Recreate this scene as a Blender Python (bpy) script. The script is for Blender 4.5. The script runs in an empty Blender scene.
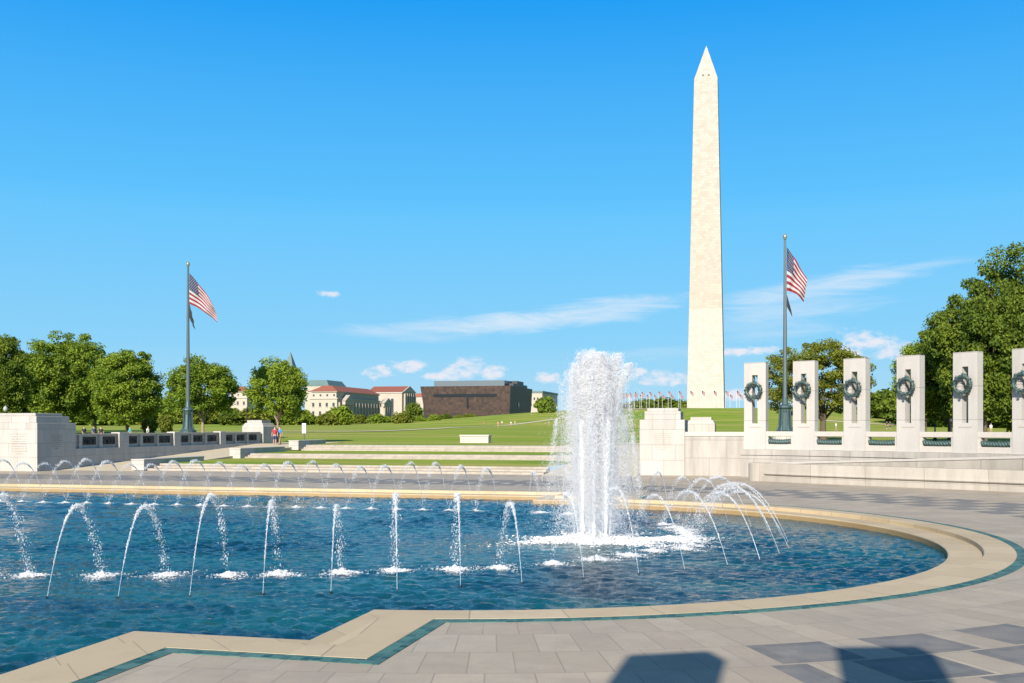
import bpy, bmesh, math, random
import numpy as np
from mathutils import Vector, Matrix

SC = bpy.context.scene
COL = SC.collection
R = math.radians

# ------------------------------------------------------------------ camera
# x runs south, y runs east, z up, metres; the plaza is z = 0
FPX = 1024.0
YAW = math.atan(246 / 1024)          # the view axis is turned this far north of east
SN, CS = math.sin(YAW), math.cos(YAW)
CAMZ = 3.0
cd = bpy.data.cameras.new('camera')
cam = bpy.data.objects.new('camera', cd)
COL.objects.link(cam)
cam.location = (0, 0, CAMZ)
cam.rotation_euler = (R(90), 0, YAW)
cd.sensor_width = 36
cd.lens = 36
cd.shift_y = 85.5 / 1024
cd.clip_start = 0.1
cd.clip_end = 20000
SC.camera = cam

# ------------------------------------------------------------------ node helper
class V:
    """a socket with arithmetic"""
    def __init__(s, nt, sock): s.nt, s.s = nt, sock
    def _m(s, op, *o, clamp=False):
        n = s.nt.nodes.new('ShaderNodeMath'); n.operation = op; n.use_clamp = clamp
        for i, a in enumerate((s,) + o):
            if isinstance(a, V): s.nt.links.new(a.s, n.inputs[i])
            else: n.inputs[i].default_value = a
        return V(s.nt, n.outputs[0])
    def __add__(s, o): return s._m('ADD', o)
    __radd__ = __add__
    def __sub__(s, o): return s._m('SUBTRACT', o)
    def __rsub__(s, o): return (s * -1) + o
    def __mul__(s, o): return s._m('MULTIPLY', o)
    __rmul__ = __mul__
    def __truediv__(s, o): return s._m('DIVIDE', o)
    def __gt__(s, o): return s._m('GREATER_THAN', o)
    def __lt__(s, o): return s._m('LESS_THAN', o)
    def f(s, op, *o): return s._m(op, *o)
    def clamp(s): return s._m('ADD', 0.0, clamp=True)
    def ramp(s, a, b, lo=0.0, hi=1.0, smooth=True):
        n = s.nt.nodes.new('ShaderNodeMapRange')
        n.interpolation_type = 'SMOOTHSTEP' if smooth else 'LINEAR'
        s.nt.links.new(s.s, n.inputs[0])
        for i, x in enumerate((a, b, lo, hi)): n.inputs[1 + i].default_value = x
        return V(s.nt, n.outputs[0])

def mix(nt, fac, a, b, blend='MIX'):
    n = nt.nodes.new('ShaderNodeMix'); n.data_type = 'RGBA'; n.blend_type = blend
    for i, x in ((0, fac), (6, a), (7, b)):
        if isinstance(x, V): nt.links.new(x.s, n.inputs[i])
        elif i == 0: n.inputs[0].default_value = x
        else: n.inputs[i].default_value = (*x, 1)
    return V(nt, n.outputs[2])

def comb(nt, x, y, z=0.0):
    n = nt.nodes.new('ShaderNodeCombineXYZ')
    for i, a in enumerate((x, y, z)):
        if isinstance(a, V): nt.links.new(a.s, n.inputs[i])
        else: n.inputs[i].default_value = a
    return V(nt, n.outputs[0])

def sep(nt, v):
    n = nt.nodes.new('ShaderNodeSeparateXYZ'); nt.links.new(v.s, n.inputs[0])
    return [V(nt, o) for o in n.outputs]

def tex(nt, kind):
    n = nt.nodes.get('tc') or nt.nodes.new('ShaderNodeTexCoord'); n.name = 'tc'
    return V(nt, n.outputs[kind])

def noise(nt, vec, scale, detail=3.0, rough=0.55, dist=0.0):
    n = nt.nodes.new('ShaderNodeTexNoise')
    nt.links.new(vec.s, n.inputs['Vector'])
    n.inputs['Scale'].default_value = scale; n.inputs['Detail'].default_value = detail
    n.inputs['Roughness'].default_value = rough; n.inputs['Distortion'].default_value = dist
    return V(nt, n.outputs['Fac'])

def scalev(nt, vec, s):
    n = nt.nodes.new('ShaderNodeVectorMath'); n.operation = 'MULTIPLY'
    nt.links.new(vec.s, n.inputs[0]); n.inputs[1].default_value = s
    return V(nt, n.outputs[0])

def newmat(name):
    m = bpy.data.materials.new(name); m.use_nodes = True
    nt = m.node_tree
    return m, nt, nt.nodes['Principled BSDF']

ALB = 0.86                            # reflectances below are given for a stop and a bit less exposure
def setin(nt, p, key, v):
    if key == 'Base Color' and isinstance(v, V): v = mix(nt, 1.0, v, (ALB, ALB, ALB), 'MULTIPLY')
    if isinstance(v, V): nt.links.new(v.s, p.inputs[key])
    elif isinstance(v, tuple): p.inputs[key].default_value = (*v, 1)
    else: p.inputs[key].default_value = v

def bump(nt, p, h, strength=0.3, dist=0.02):
    n = nt.nodes.new('ShaderNodeBump')
    n.inputs['Strength'].default_value = strength; n.inputs['Distance'].default_value = dist
    nt.links.new(h.s, n.inputs['Height']); nt.links.new(n.outputs[0], p.inputs['Normal'])

# ------------------------------------------------------------------ sun, sky
SUN_EL = R(29)
sd = bpy.data.lights.new('sun', 'SUN')
sun = bpy.data.objects.new('sun', sd); COL.objects.link(sun)
sd.energy = 5.0
sd.angle = R(0.53)
sd.color = (1.0, 0.92, 0.81)
SUN_DIR = Vector((-0.03, -1.0, math.tan(SUN_EL))).normalized()      # towards the sun, due west
sun.rotation_euler = SUN_DIR.to_track_quat('Z', 'Y').to_euler()

world = bpy.data.worlds.new('World'); SC.world = world
world.use_nodes = True
wt = world.node_tree
bg = wt.nodes['Background']
sky = wt.nodes.new('ShaderNodeTexSky'); sky.sky_type = 'NISHITA'
sky.sun_disc = False
sky.sun_elevation = SUN_EL
sky.sun_rotation = math.atan2(SUN_DIR.x, SUN_DIR.y)
sky.air_density = 1.0
sky.dust_density = 0.3
sky.ozone_density = 3.0
hsv = wt.nodes.new('ShaderNodeHueSaturation')
hsv.inputs['Saturation'].default_value = 1.0
hsv.inputs['Value'].default_value = 0.65
wt.links.new(sky.outputs[0], hsv.inputs['Color'])
nish = V(wt, hsv.outputs[0])
dx, dy, dz = sep(wt, tex(wt, 'Generated'))
az = dx.f('ARCTAN2', dy) * 57.2958
el = dz.f('ARCSINE') * 57.2958
# clear late-summer azure: pale at the horizon, deep overhead, blended into the physical sky
EXP = 0.77; STR = 0.11
kk = 1.0 / (STR * 2 ** EXP)
srgb = lambda *c: tuple((v / 255 / 12.92 if v < 10 else ((v / 255 + 0.055) / 1.055) ** 2.4) * kk for v in c)
azure = srgb(178, 220, 244)
for e0_, e1_, c_ in ((0.0, 4.5, srgb(140, 210, 249)), (4.0, 12.5, srgb(96, 197, 255)), (11.5, 23.5, srgb(2, 156, 246))):
    azure = mix(wt, el.ramp(e0_, e1_, smooth=False), azure, c_)
skyc = mix(wt, el.ramp(26.0, 40.0, 0.95, 0.0), nish, azure)
def azel(px, py):
    u = (px - 512) / FPX; v = (427 - py) / FPX
    return math.degrees(math.atan(u) - YAW), math.degrees(math.atan(v / math.sqrt(1 + u * u)))
n1 = noise(wt, comb(wt, az * 0.10 - el * 0.05, el * 0.75, 3.1), 2.2, 8, 0.66, 0.7)       # wisps
n2 = noise(wt, comb(wt, az * 0.5, el * 0.9, 7.7), 2.6, 7, 0.6, 0.3)             # heaps
def blob(px, py, wx, wy, tilt=0.0):
    """elliptic falloff: half widths in degrees, tilt in degrees"""
    a0, e0 = azel(px, py)
    t = R(tilt); c, s = math.cos(t), math.sin(t)
    x = az - a0; y = el - e0
    p = (x * c + y * s) / wx; q = (y * c - x * s) / wy
    return 1.0 - (p * p + q * q)
wisp = None
for (px, py, wx, wy, t, k) in [(505, 323, 9.5, 0.75, 4, 1.0), (600, 312, 6.5, 0.85, 7, 0.9), (400, 333, 5.0, 0.55, -2, 0.55),
                               (820, 288, 7.5, 0.9, 9, 0.8), (790, 308, 5.5, 1.0, 3, 0.6),
                               (870, 272, 5.5, 0.35, 4, 0.5), (760, 330, 4.5, 1.0, 2, 0.4), (700, 352, 6, 0.5, 1, 0.4)]:
    d = (blob(px, py, wx, wy, t) + (n1 - 0.5) * 2.6).ramp(0.0, 1.5) * k
    wisp = d if wisp is None else wisp.f('MAXIMUM', d)
heap = None
for (px, py, wx, wy, t) in [(382, 371, 1.1, 0.45, 14), (408, 367, 1.2, 0.4, 5), (440, 376, 1.0, 0.3, 0), (462, 369, 1.5, 0.7, 18), (491, 373, 0.9, 0.5, 14),
                            (548, 378, 0.9, 0.35, 0), (655, 378, 1.4, 0.5, 0), (678, 379, 0.8, 0.45, 0), (640, 372, 0.6, 0.3, 0), (329, 294, 0.75, 0.2, -3),
                            (868, 343, 1.9, 0.75, -6), (893, 350, 1.4, 0.6, -4), (735, 352, 1.8, 0.25, 3), (762, 350, 1.2, 0.28, 0), (850, 352, 1.3, 0.35, 0),
                            (900, 400, 2.5, 0.4, 0), (740, 395, 2.2, 0.35, 0)]:
    d = (blob(px, py, wx, wy, t) + (n2 - 0.5) * 3.8).ramp(-0.1, 1.35)
    heap = d if heap is None else heap.f('MAXIMUM', d)
c1 = mix(wt, (wisp * 0.8).clamp(), skyc, srgb(226, 238, 250))
c2 = mix(wt, (heap * 0.9).clamp(), c1, srgb(238, 238, 246))
wt.links.new(c2.s, bg.inputs['Color'])
bg.inputs['Strength'].default_value = STR

SC.view_settings.view_transform = 'Standard'
SC.view_settings.look = 'None'
SC.view_settings.exposure = EXP
SC.view_settings.gamma = 1
SC.render.engine = 'CYCLES'
SC.cycles.transparent_max_bounces = 24
SC.cycles.max_bounces = 14
SC.cycles.diffuse_bounces = 12
SC.cycles.glossy_bounces = 3

# ------------------------------------------------------------------ object helpers
def ray(px):
    u = (px - 512) / FPX
    return (-SN + u * CS, CS + u * SN)
def W(px, d):
    """ground point seen in column px at depth d"""
    a, b = ray(px); return a * d, b * d
def WY(px, y):
    a, b = ray(px); return a * y / b
def WX(px, x):
    a, b = ray(px); return b * x / a
def ZZ(py, d): return CAMZ + (427 - py) * d / FPX

def thing(name, label, cat, loc=(0, 0, 0), rotz=0.0, group=None):
    o = bpy.data.objects.new(name, None); COL.objects.link(o)
    o.empty_display_size = 0.2
    o.location = loc; o.rotation_euler = (0, 0, rotz)
    o['label'] = label; o['category'] = cat
    if group: o['group'] = group
    return o
def tag(o, label, cat, group=None):
    o['label'] = label; o['category'] = cat
    if group: o['group'] = group
    return o
def obj(name, me, mat, parent=None, loc=(0, 0, 0), smooth=False):
    if isinstance(me, bmesh.types.BMesh):
        bm = me; me = bpy.data.meshes.new(name); bm.to_mesh(me); bm.free()
    o = bpy.data.objects.new(name, me); COL.objects.link(o)
    if mat is not None and not len(me.materials): me.materials.append(mat)
    o.location = loc
    if parent: o.parent = parent
    if smooth: me.polygons.foreach_set('use_smooth', [True] * len(me.polygons))
    return o
def struct(name, me, mat, smooth=False, kind='structure'):
    o = obj(name, me, mat, None, smooth=smooth); o['kind'] = kind; return o
def copy_tree(o, parent=None):
    c = o.copy(); COL.objects.link(c); c.parent = parent
    for ch in list(o.children): copy_tree(ch, c)
    return c

def box(bm, x0, x1, y0, y1, z0, z1, bev=0.0):
    vs = [bm.verts.new((x, y, z)) for z in (z0, z1) for x, y in ((x0, y0), (x1, y0), (x1, y1), (x0, y1))]
    fs = [(3, 2, 1, 0), (4, 5, 6, 7), (0, 1, 5, 4), (1, 2, 6, 5), (2, 3, 7, 6), (3, 0, 4, 7)]
    ff = [bm.faces.new([vs[i] for i in f]) for f in fs]
    if bev:
        es = list({e for f in ff for e in f.edges})
        bmesh.ops.bevel(bm, geom=es, offset=bev, segments=1, affect='EDGES', profile=0.5)
    return vs
def frustum(bm, r0, r1, z0, z1):
    """box whose bottom rectangle r0 and top rectangle r1 differ: (x0,x1,y0,y1)"""
    vs = [bm.verts.new((x, y, z)) for r, z in ((r0, z0), (r1, z1)) for x, y in ((r[0], r[2]), (r[1], r[2]), (r[1], r[3]), (r[0], r[3]))]
    for f in [(3, 2, 1, 0), (4, 5, 6, 7), (0, 1, 5, 4), (1, 2, 6, 5), (2, 3, 7, 6), (3, 0, 4, 7)]:
        bm.faces.new([vs[i] for i in f])
def lathe(bm, prof, n=24, cx=0, cy=0):
    rings = [[bm.verts.new((cx + r * math.cos(2 * math.pi * k / n), cy + r * math.sin(2 * math.pi * k / n), z)) for k in range(n)] for r, z in prof]
    for a, b in zip(rings, rings[1:]):
        for k in range(n): bm.faces.new((a[k], a[(k + 1) % n], b[(k + 1) % n], b[k]))
    bm.faces.new(rings[0][::-1]); bm.faces.new(rings[-1])
def tube(bm, pts, rads, n=8):
    rings = []
    for i, p in enumerate(pts):
        p = Vector(p)
        d = (Vector(pts[min(i + 1, len(pts) - 1)]) - Vector(pts[max(i - 1, 0)])).normalized()
        a = d.orthogonal().normalized() if i == 0 else (ref - d * ref.dot(d)).normalized()
        ref = a; b = d.cross(a)
        r = rads[i] if hasattr(rads, '__len__') else rads
        rings.append([bm.verts.new(p + (a * math.cos(t) + b * math.sin(t)) * r) for t in [2 * math.pi * k / n for k in range(n)]])
    for u, v in zip(rings, rings[1:]):
        for k in range(n): bm.faces.new((u[k], u[(k + 1) % n], v[(k + 1) % n], v[k]))
    bm.faces.new(rings[0][::-1]); bm.faces.new(rings[-1])
def strip(bm, path, prof):
    """sweep a cross-section prof [(offset to the right of travel, z)] along a level path [(x, y)]"""
    rows = []
    n = len(path)
    for i, (x, y) in enumerate(path):
        a = path[max(i - 1, 0)]; b = path[min(i + 1, n - 1)]
        tx, ty = b[0] - a[0], b[1] - a[1]; L = math.hypot(tx, ty); tx /= L; ty /= L
        rows.append([bm.verts.new((x + ty * o, y - tx * o, z(i / (n - 1)) if callable(z) else z)) for o, z in prof])
    for u, v in zip(rows, rows[1:]):
        for k in range(len(prof) - 1): bm.faces.new((u[k], v[k], v[k + 1], u[k + 1]))
    bm.faces.new(rows[0]); bm.faces.new(rows[-1][::-1])
    bmesh.ops.recalc_face_normals(bm, faces=bm.faces[:])
def from_np(name, v, f):
    """mesh from arrays of vertices and equal-length faces"""
    me = bpy.data.meshes.new(name)
    k = f.shape[1]
    me.vertices.add(len(v)); me.vertices.foreach_set('co', v.astype(np.float32).ravel())
    me.loops.add(f.size); me.loops.foreach_set('vertex_index', f.astype(np.int32).ravel())
    me.polygons.add(len(f)); me.polygons.foreach_set('loop_start', np.arange(0, f.size, k, dtype=np.int32))
    me.update(calc_edges=True)
    return me
def smoothstep(a, b, x):
    t = np.clip((x - a) / (b - a), 0, 1); return t * t * (3 - 2 * t)
ORD = ['first', 'second', 'third', 'fourth', 'fifth', 'sixth', 'seventh', 'eighth', 'ninth', 'tenth', 'eleventh', 'twelfth', 'thirteenth',
       'fourteenth', 'fifteenth', 'sixteenth', 'seventeenth', 'eighteenth', 'nineteenth', 'twentieth', 'twenty-first', 'twenty-second',
       'twenty-third', 'twenty-fourth', 'twenty-fifth', 'twenty-sixth', 'twenty-seventh', 'twenty-eighth', 'twenty-ninth', 'thirtieth']

# ------------------------------------------------------------------ materials
def plain(name, col, rough=0.6, metal=0.0, var=0.12, scale=3.0, bmp=0.0):
    m, nt, p = newmat(name)
    g = tex(nt, 'Object')
    n = noise(nt, g, scale, 4)
    c = mix(nt, n, tuple(x * (1 - var) for x in col), tuple(min(1, x * (1 + var)) for x in col))
    setin(nt, p, 'Base Color', c); p.inputs['Roughness'].default_value = rough; p.inputs['Metallic'].default_value = metal
    if bmp: bump(nt, p, noise(nt, g, scale * 6, 5), bmp, 0.03)
    return m

def masonry(name, col0, bw=1.3, bh=0.75, mortar=0.012, var=0.10, dark=0.55, off=0.5, z0=0.0, streak=0.12):
    """coursed stone blocks with thin joints, wandering block tones and weathering streaks"""
    col = tuple(0.86 * q for q in col0)
    m, nt, p = newmat(name)
    g = tex(nt, 'Object'); nx, ny, nz = sep(nt, tex(nt, 'Normal'))
    x, y, z = sep(nt, g)
    side = nx.f('ABSOLUTE') > ny.f('ABSOLUTE')
    along = x + (y - x) * side
    top = nz.f('ABSOLUTE') > 0.7
    zz = (z - z0) + (y - (z - z0)) * top
    b = nt.nodes.new('ShaderNodeTexBrick')
    nt.links.new(comb(nt, along + 100.0, zz + 60.0 * bh).s, b.inputs['Vector'])
    b.offset = off; b.inputs['Scale'].default_value = 1
    b.inputs['Brick Width'].default_value = bw; b.inputs['Row Height'].default_value = bh
    b.inputs['Mortar Size'].default_value = mortar; b.inputs['Mortar Smooth'].default_value = 0.2
    b.inputs['Color1'].default_value = (*[c * (1 - var) for c in col], 1)
    b.inputs['Color2'].default_value = (*[min(1, c * (1 + var)) for c in col], 1)
    b.inputs['Mortar'].default_value = (*[c * dark for c in col], 1)
    c = V(nt, b.outputs['Color'])
    st = noise(nt, comb(nt, along * 1.6, y * 0.7, z * 0.22), 1.3, 5)
    c = mix(nt, st.ramp(0.35, 0.7) * streak * 1.7, c, tuple(q * 0.45 for q in col))
    fine = noise(nt, g, 9.0, 5, 0.7)
    c = mix(nt, fine.ramp(0.3, 0.7) * 0.14, c, tuple(q * 0.62 for q in col))
    setin(nt, p, 'Base Color', c); p.inputs['Roughness'].default_value = 0.75
    bump(nt, p, V(nt, b.outputs['Fac']) * -1.0 + fine * 0.3, 0.4, 0.02)
    return m

M_STONE = masonry('pale_granite', (0.55, 0.515, 0.465), 1.4, 0.95, 0.014, 0.07, 0.6)
M_STONE_GREY = masonry('grey_granite', (0.495, 0.455, 0.405), 2.1, 1.1, 0.014, 0.06, 0.6, streak=0.25)
M_PILLAR = masonry('pillar_granite', (0.565, 0.53, 0.485), 9.0, 1.72, 0.016, 0.04, 0.6, z0=0.0, streak=0.10)
M_BENCH = masonry('bench_granite', (0.49, 0.44, 0.37), 2.6, 3.0, 0.014, 0.07, 0.6, streak=0.2)
M_WHITE = plain('white_stone', (0.49, 0.45, 0.40), 0.7)
M_STEP = masonry('step_stone', (0.50, 0.44, 0.36), 1.8, 0.16, 0.012, 0.09, 0.6, streak=0.2)
M_BRONZE = plain('verdigris_bronze', (0.07, 0.115, 0.108), 0.5, 0.25, 0.45, 9.0, 0.3)
M_BRONZE_BASE = plain('green_bronze', (0.055, 0.095, 0.10), 0.5, 0.25, 0.35, 5.0, 0.2)
M_BRONZE_DARK = plain('dark_bronze', (0.020, 0.022, 0.026), 0.5, 0.3, 0.3, 6.0)
M_POLE = plain('grey_green_pole', (0.10, 0.125, 0.135), 0.45, 0.3)
M_GOLD = plain('gilded_ball', (0.34, 0.31, 0.22), 0.4, 0.5)

# pool coping: cream slabs cut radially on the curve
PC = (-7.9, 29.0)
def coping_mat():
    m, nt, p = newmat('cream_coping')
    g = tex(nt, 'Object'); x, y, z = sep(nt, g)
    ang = (x - PC[0]).f('ARCTAN2', y - PC[1])
    curved = x > -6.0
    k = (ang * 9.0) * curved + (x * 0.72 + y * 0.72) * (1.0 - curved)
    j = (k.f('FRACT') - 0.5).f('ABSOLUTE') > 0.493
    cell = noise(nt, comb(nt, k.f('FLOOR') * 3.7, 0.0, 1.0), 5.0, 0)
    c = mix(nt, cell.ramp(0.3, 0.7), (0.46, 0.355, 0.21), (0.56, 0.445, 0.28))
    st = noise(nt, g, 1.1, 6, 0.65)
    c = mix(nt, st.ramp(0.45, 0.8) * 0.45, c, (0.36, 0.26, 0.15))
    c = mix(nt, noise(nt, g, 30, 4).ramp(0.4, 0.7) * 0.2, c, (0.40, 0.31, 0.20))
    c = mix(nt, j * 0.7, c, (0.20, 0.16, 0.11))
    c = mix(nt, (z < -0.16) * 0.75, c, (0.30, 0.19, 0.07))      # tide-stained wall at the waterline
    setin(nt, p, 'Base Color', c); p.inputs['Roughness'].default_value = 0.6
    bump(nt, p, st, 0.15, 0.02)
    return m
M_COPING = coping_mat()

def mosaic_mat():
    m, nt, p = newmat('teal_mosaic')
    g = tex(nt, 'Object'); x, y, z = sep(nt, g)
    b = nt.nodes.new('ShaderNodeTexBrick'); nt.links.new(comb(nt, x, y).s, b.inputs['Vector'])
    b.offset = 0.0; b.inputs['Scale'].default_value = 1
    b.inputs['Brick Width'].default_value = 0.14; b.inputs['Row Height'].default_value = 0.14
    b.inputs['Mortar Size'].default_value = 0.006
    b.inputs['Color1'].default_value = (0.012, 0.075, 0.080, 1); b.inputs['Color2'].default_value = (0.07, 0.19, 0.16, 1)
    b.inputs['Mortar'].default_value = (0.12, 0.17, 0.16, 1)
    c = mix(nt, noise(nt, g, 2.0, 4).ramp(0.45, 0.7) * 0.4, V(nt, b.outputs['Color']), (0.14, 0.20, 0.19))
    setin(nt, p, 'Base Color', c); p.inputs['Roughness'].default_value = 0.6; p.inputs['Specular IOR Level'].default_value = 0.2
    return m
M_MOSAIC = mosaic_mat()

def plaza_mat():
    """granite slabs laid in rings, with staggered rows of slate squares"""
    m, nt, p = newmat('plaza_paving')
    g = tex(nt, 'Object'); x, y, z = sep(nt, g)
    qx = x + 7.9; qy = y - 30.3
    r = (qx * qx + qy * qy).f('SQRT'); a = qx.f('ARCTAN2', qy)
    # ring slabs on the curved side, straight courses beyond
    curved = (x > -9.0) * (r < 30.0)
    row = ((r - 17.67) / 1.165) * curved + (y / 1.165) * (1.0 - curved)
    rf = row.f('FLOOR')
    al = (a * 31.0) * curved + (x / 0.62) * (1.0 - curved)
    al = al + (rf * 0.37).f('FRACT')
    jr = (row.f('FRACT') - 0.5).f('ABSOLUTE').ramp(0.487, 0.497, 0, 1, False)
    ja = (al.f('FRACT') - 0.5).f('ABSOLUTE').ramp(0.478, 0.492, 0, 1, False)
    w = nt.nodes.new('ShaderNodeTexWhiteNoise'); w.noise_dimensions = '2D'
    nt.links.new(comb(nt, rf, al.f('FLOOR')).s, w.inputs['Vector'])
    cell = V(nt, w.outputs['Value'])
    c = mix(nt, cell, (0.385, 0.315, 0.222), (0.48, 0.405, 0.295))
    c = mix(nt, (cell * 7.3).f('FRACT') * 0.35, c, (0.385, 0.345, 0.275))
    # slate squares
    t0 = 17.67; pit = 1.165; deg = math.radians(5.65)
    k = (r - t0) / pit; ki = k.f('FLOOR'); kf = k.f('FRACT')
    an = a / deg + ki * 0.5 - 0.44
    sq = ((an.f('FRACT') - 0.5).f('ABSOLUTE') < 0.33) * (kf < 0.95) * (k > 0.0) * (k < 4.0) * (qx > -1.0) * (a < 2.700)
    # straight slate courses along the foot of the far steps
    ks = (y - 51.0) / 1.3; an2 = x / 2.0 + ks.f('FLOOR') * 0.5
    sq2 = ((an2.f('FRACT') - 0.5).f('ABSOLUTE') < 0.40) * (ks > 0.0) * (ks < 4.0) * (ks.f('FRACT') < 0.9) * (qx < -1.0)
    slate = sq.f('MAXIMUM', sq2)
    sn = noise(nt, g, 2.3, 5)
    cs = mix(nt, sn, (0.085, 0.088, 0.084), (0.165, 0.165, 0.155))
    inner = ((an.f('FRACT') - 0.5).f('ABSOLUTE') < 0.23) * ((kf - 0.475).f('ABSOLUTE') < 0.33)
    cs = mix(nt, inner * 0.22, cs, (0.27, 0.27, 0.26))
    c = mix(nt, slate, c, cs)
    jj = (jr.f('MAXIMUM', ja)) * (1.0 - slate)
    c = mix(nt, jj * 0.5, c, (0.16, 0.13, 0.105))
    big = noise(nt, g, 0.35, 6, 0.65)
    c = mix(nt, big.ramp(0.42, 0.7) * 0.45, c, (0.27, 0.23, 0.195))
    sp = noise(nt, g, 60, 3)
    c = mix(nt, sp.ramp(0.4, 0.65) * 0.3, c, (0.23, 0.205, 0.19))
    mot = noise(nt, g, 2.4, 6, 0.7)
    c = mix(nt, mot.ramp(0.40, 0.66) * 0.32, c, (0.30, 0.25, 0.205))
    mot2 = noise(nt, scalev(nt, g, (1.0, 1.0, 1.0)), 0.9, 5, 0.7)
    c = mix(nt, mot2.ramp(0.52, 0.72) * 0.25, c, (0.52, 0.45, 0.37))
    spots = noise(nt, g, 3.2, 2).ramp(0.72, 0.78)
    c = mix(nt, spots * 0.25, c, (0.19, 0.15, 0.11))
    setin(nt, p, 'Base Color', c); setin(nt, p, 'Roughness', 0.55 + big * 0.25)
    bump(nt, p, jj * -1.0 + sp * 0.15, 0.3, 0.01)
    return m
M_PLAZA = plaza_mat()

def water_mat():
    m, nt, p = newmat('pool_water')
    g = tex(nt, 'Object')
    big = noise(nt, scalev(nt, g, (0.35, 0.9, 1)), 0.55, 4)
    c = mix(nt, big.ramp(0.35, 0.65), (0.001, 0.027, 0.052), (0.005, 0.076, 0.092))
    patch = noise(nt, scalev(nt, g, (0.5, 1.2, 1)), 0.8, 3).ramp(0.60, 0.72)
    c = mix(nt, patch * 0.65, c, (0.020, 0.070, 0.045))
    setin(nt, p, 'Base Color', c)
    p.inputs['Roughness'].default_value = 0.04
    p.inputs['IOR'].default_value = 1.33
    n1 = noise(nt, scalev(nt, g, (1.0, 2.0, 1)), 9.0, 5, 0.7, 0.6)
    bump(nt, p, n1, 0.55, 0.05)
    return m
M_WATER = water_mat()

def grass_mat():
    m, nt, p = newmat('mown_grass')
    g = tex(nt, 'Object'); x, y, z = sep(nt, g)
    a = noise(nt, scalev(nt, g, (0.35, 1.0, 1)), 0.16, 6, 0.65)
    b = noise(nt, scalev(nt, g, (0.25, 1.0, 1)), 0.07, 6, 0.7)
    c = mix(nt, a.ramp(0.3, 0.7), (0.135, 0.245, 0.016), (0.285, 0.36, 0.034))
    c = mix(nt, b.ramp(0.44, 0.60) * 0.6, c, (0.46, 0.36, 0.12))
    f = noise(nt, g, 6.0, 5, 0.7)
    c = mix(nt, f.ramp(0.35, 0.7) * 0.4, c, (0.15, 0.22, 0.02))
    setin(nt, p, 'Base Color', c); p.inputs['Roughness'].default_value = 0.9
    p.inputs['Specular IOR Level'].default_value = 0.1
    bump(nt, p, f, 0.5, 0.08)
    return m
M_GRASS = grass_mat()
M_PATH = plain('gravel_path', (0.55, 0.47, 0.33), 0.9, 0, 0.15, 0.6)
M_ROAD = plain('asphalt', (0.06, 0.06, 0.062), 0.85, 0, 0.2, 0.5)

def leaf_mat(name, lo, hi):
    m, nt, p = newmat(name)
    gn = nt.nodes.new('ShaderNodeNewGeometry')
    oi = nt.nodes.new('ShaderNodeObjectInfo')
    r = V(nt, gn.outputs['Random Per Island'])
    n = noise(nt, tex(nt, 'Object'), 0.55, 3)
    c = mix(nt, (r * 0.6 + n.ramp(0.3, 0.7) * 0.4 + (V(nt, oi.outputs['Random']) - 0.5) * 0.25).clamp(), lo, hi)
    setin(nt, p, 'Base Color', c); p.inputs['Roughness'].default_value = 0.65
    p.inputs['Specular IOR Level'].default_value = 0.25
    t = nt.nodes.new('ShaderNodeBsdfTranslucent'); nt.links.new(c.s, t.inputs[0])
    mx = nt.nodes.new('ShaderNodeMixShader'); mx.inputs[0].default_value = 0.35
    nt.links.new(p.outputs[0], mx.inputs[1]); nt.links.new(t.outputs[0], mx.inputs[2])
    nt.links.new(mx.outputs[0], nt.nodes['Material Output'].inputs[0])
    return m
M_LEAF = leaf_mat('green_leaves', (0.065, 0.135, 0.012), (0.33, 0.42, 0.036))
M_LEAF_DARK = leaf_mat('dark_green_leaves', (0.04, 0.085, 0.010), (0.235, 0.30, 0.026))
M_LEAF_OLIVE = leaf_mat('olive_leaves', (0.07, 0.10, 0.010), (0.30, 0.32, 0.035))
M_BARK = plain('bark', (0.11, 0.08, 0.055), 0.9, 0, 0.35, 4, 0.4)
M_BARK_PALE = plain('pale_bark', (0.30, 0.22, 0.15), 0.9, 0, 0.3, 4, 0.4)

def foam_mat():
    m, nt, p = newmat('white_water')
    p.inputs['Base Color'].default_value = (0.97, 0.975, 0.98, 1)
    p.inputs['Roughness'].default_value = 0.5
    t = nt.nodes.new('ShaderNodeBsdfTranslucent'); t.inputs[0].default_value = (0.97, 0.975, 0.98, 1)
    mx = nt.nodes.new('ShaderNodeMixShader'); mx.inputs[0].default_value = 0.28
    nt.links.new(p.outputs[0], mx.inputs[1]); nt.links.new(t.outputs[0], mx.inputs[2])
    nt.links.new(mx.outputs[0], nt.nodes['Material Output'].inputs[0])
    return m
M_FOAM = foam_mat()
def mist_mat(name, alpha):
    """fine spray, finer than a mesh can resolve: each drop stands for a puff that lets light through"""
    m, nt, p = newmat(name)
    p.inputs['Base Color'].default_value = (0.97, 0.975, 0.985, 1); p.inputs['Roughness'].default_value = 0.6
    p.inputs['Specular IOR Level'].default_value = 0.2
    t = nt.nodes.new('ShaderNodeBsdfTranslucent'); t.inputs[0].default_value = (0.97, 0.975, 0.985, 1)
    mx = nt.nodes.new('ShaderNodeMixShader'); mx.inputs[0].default_value = 0.42
    nt.links.new(p.outputs[0], mx.inputs[1]); nt.links.new(t.outputs[0], mx.inputs[2])
    tr = nt.nodes.new('ShaderNodeBsdfTransparent')
    m2 = nt.nodes.new('ShaderNodeMixShader'); m2.inputs[0].default_value = alpha
    nt.links.new(tr.outputs[0], m2.inputs[1]); nt.links.new(mx.outputs[0], m2.inputs[2])
    nt.links.new(m2.outputs[0], nt.nodes['Material Output'].inputs[0])
    return m
M_MIST = mist_mat('fine_spray', 0.55)
M_MIST2 = mist_mat('droplet_spray', 0.48)
M_MIST3 = mist_mat('far_spray', 0.36)
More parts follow.
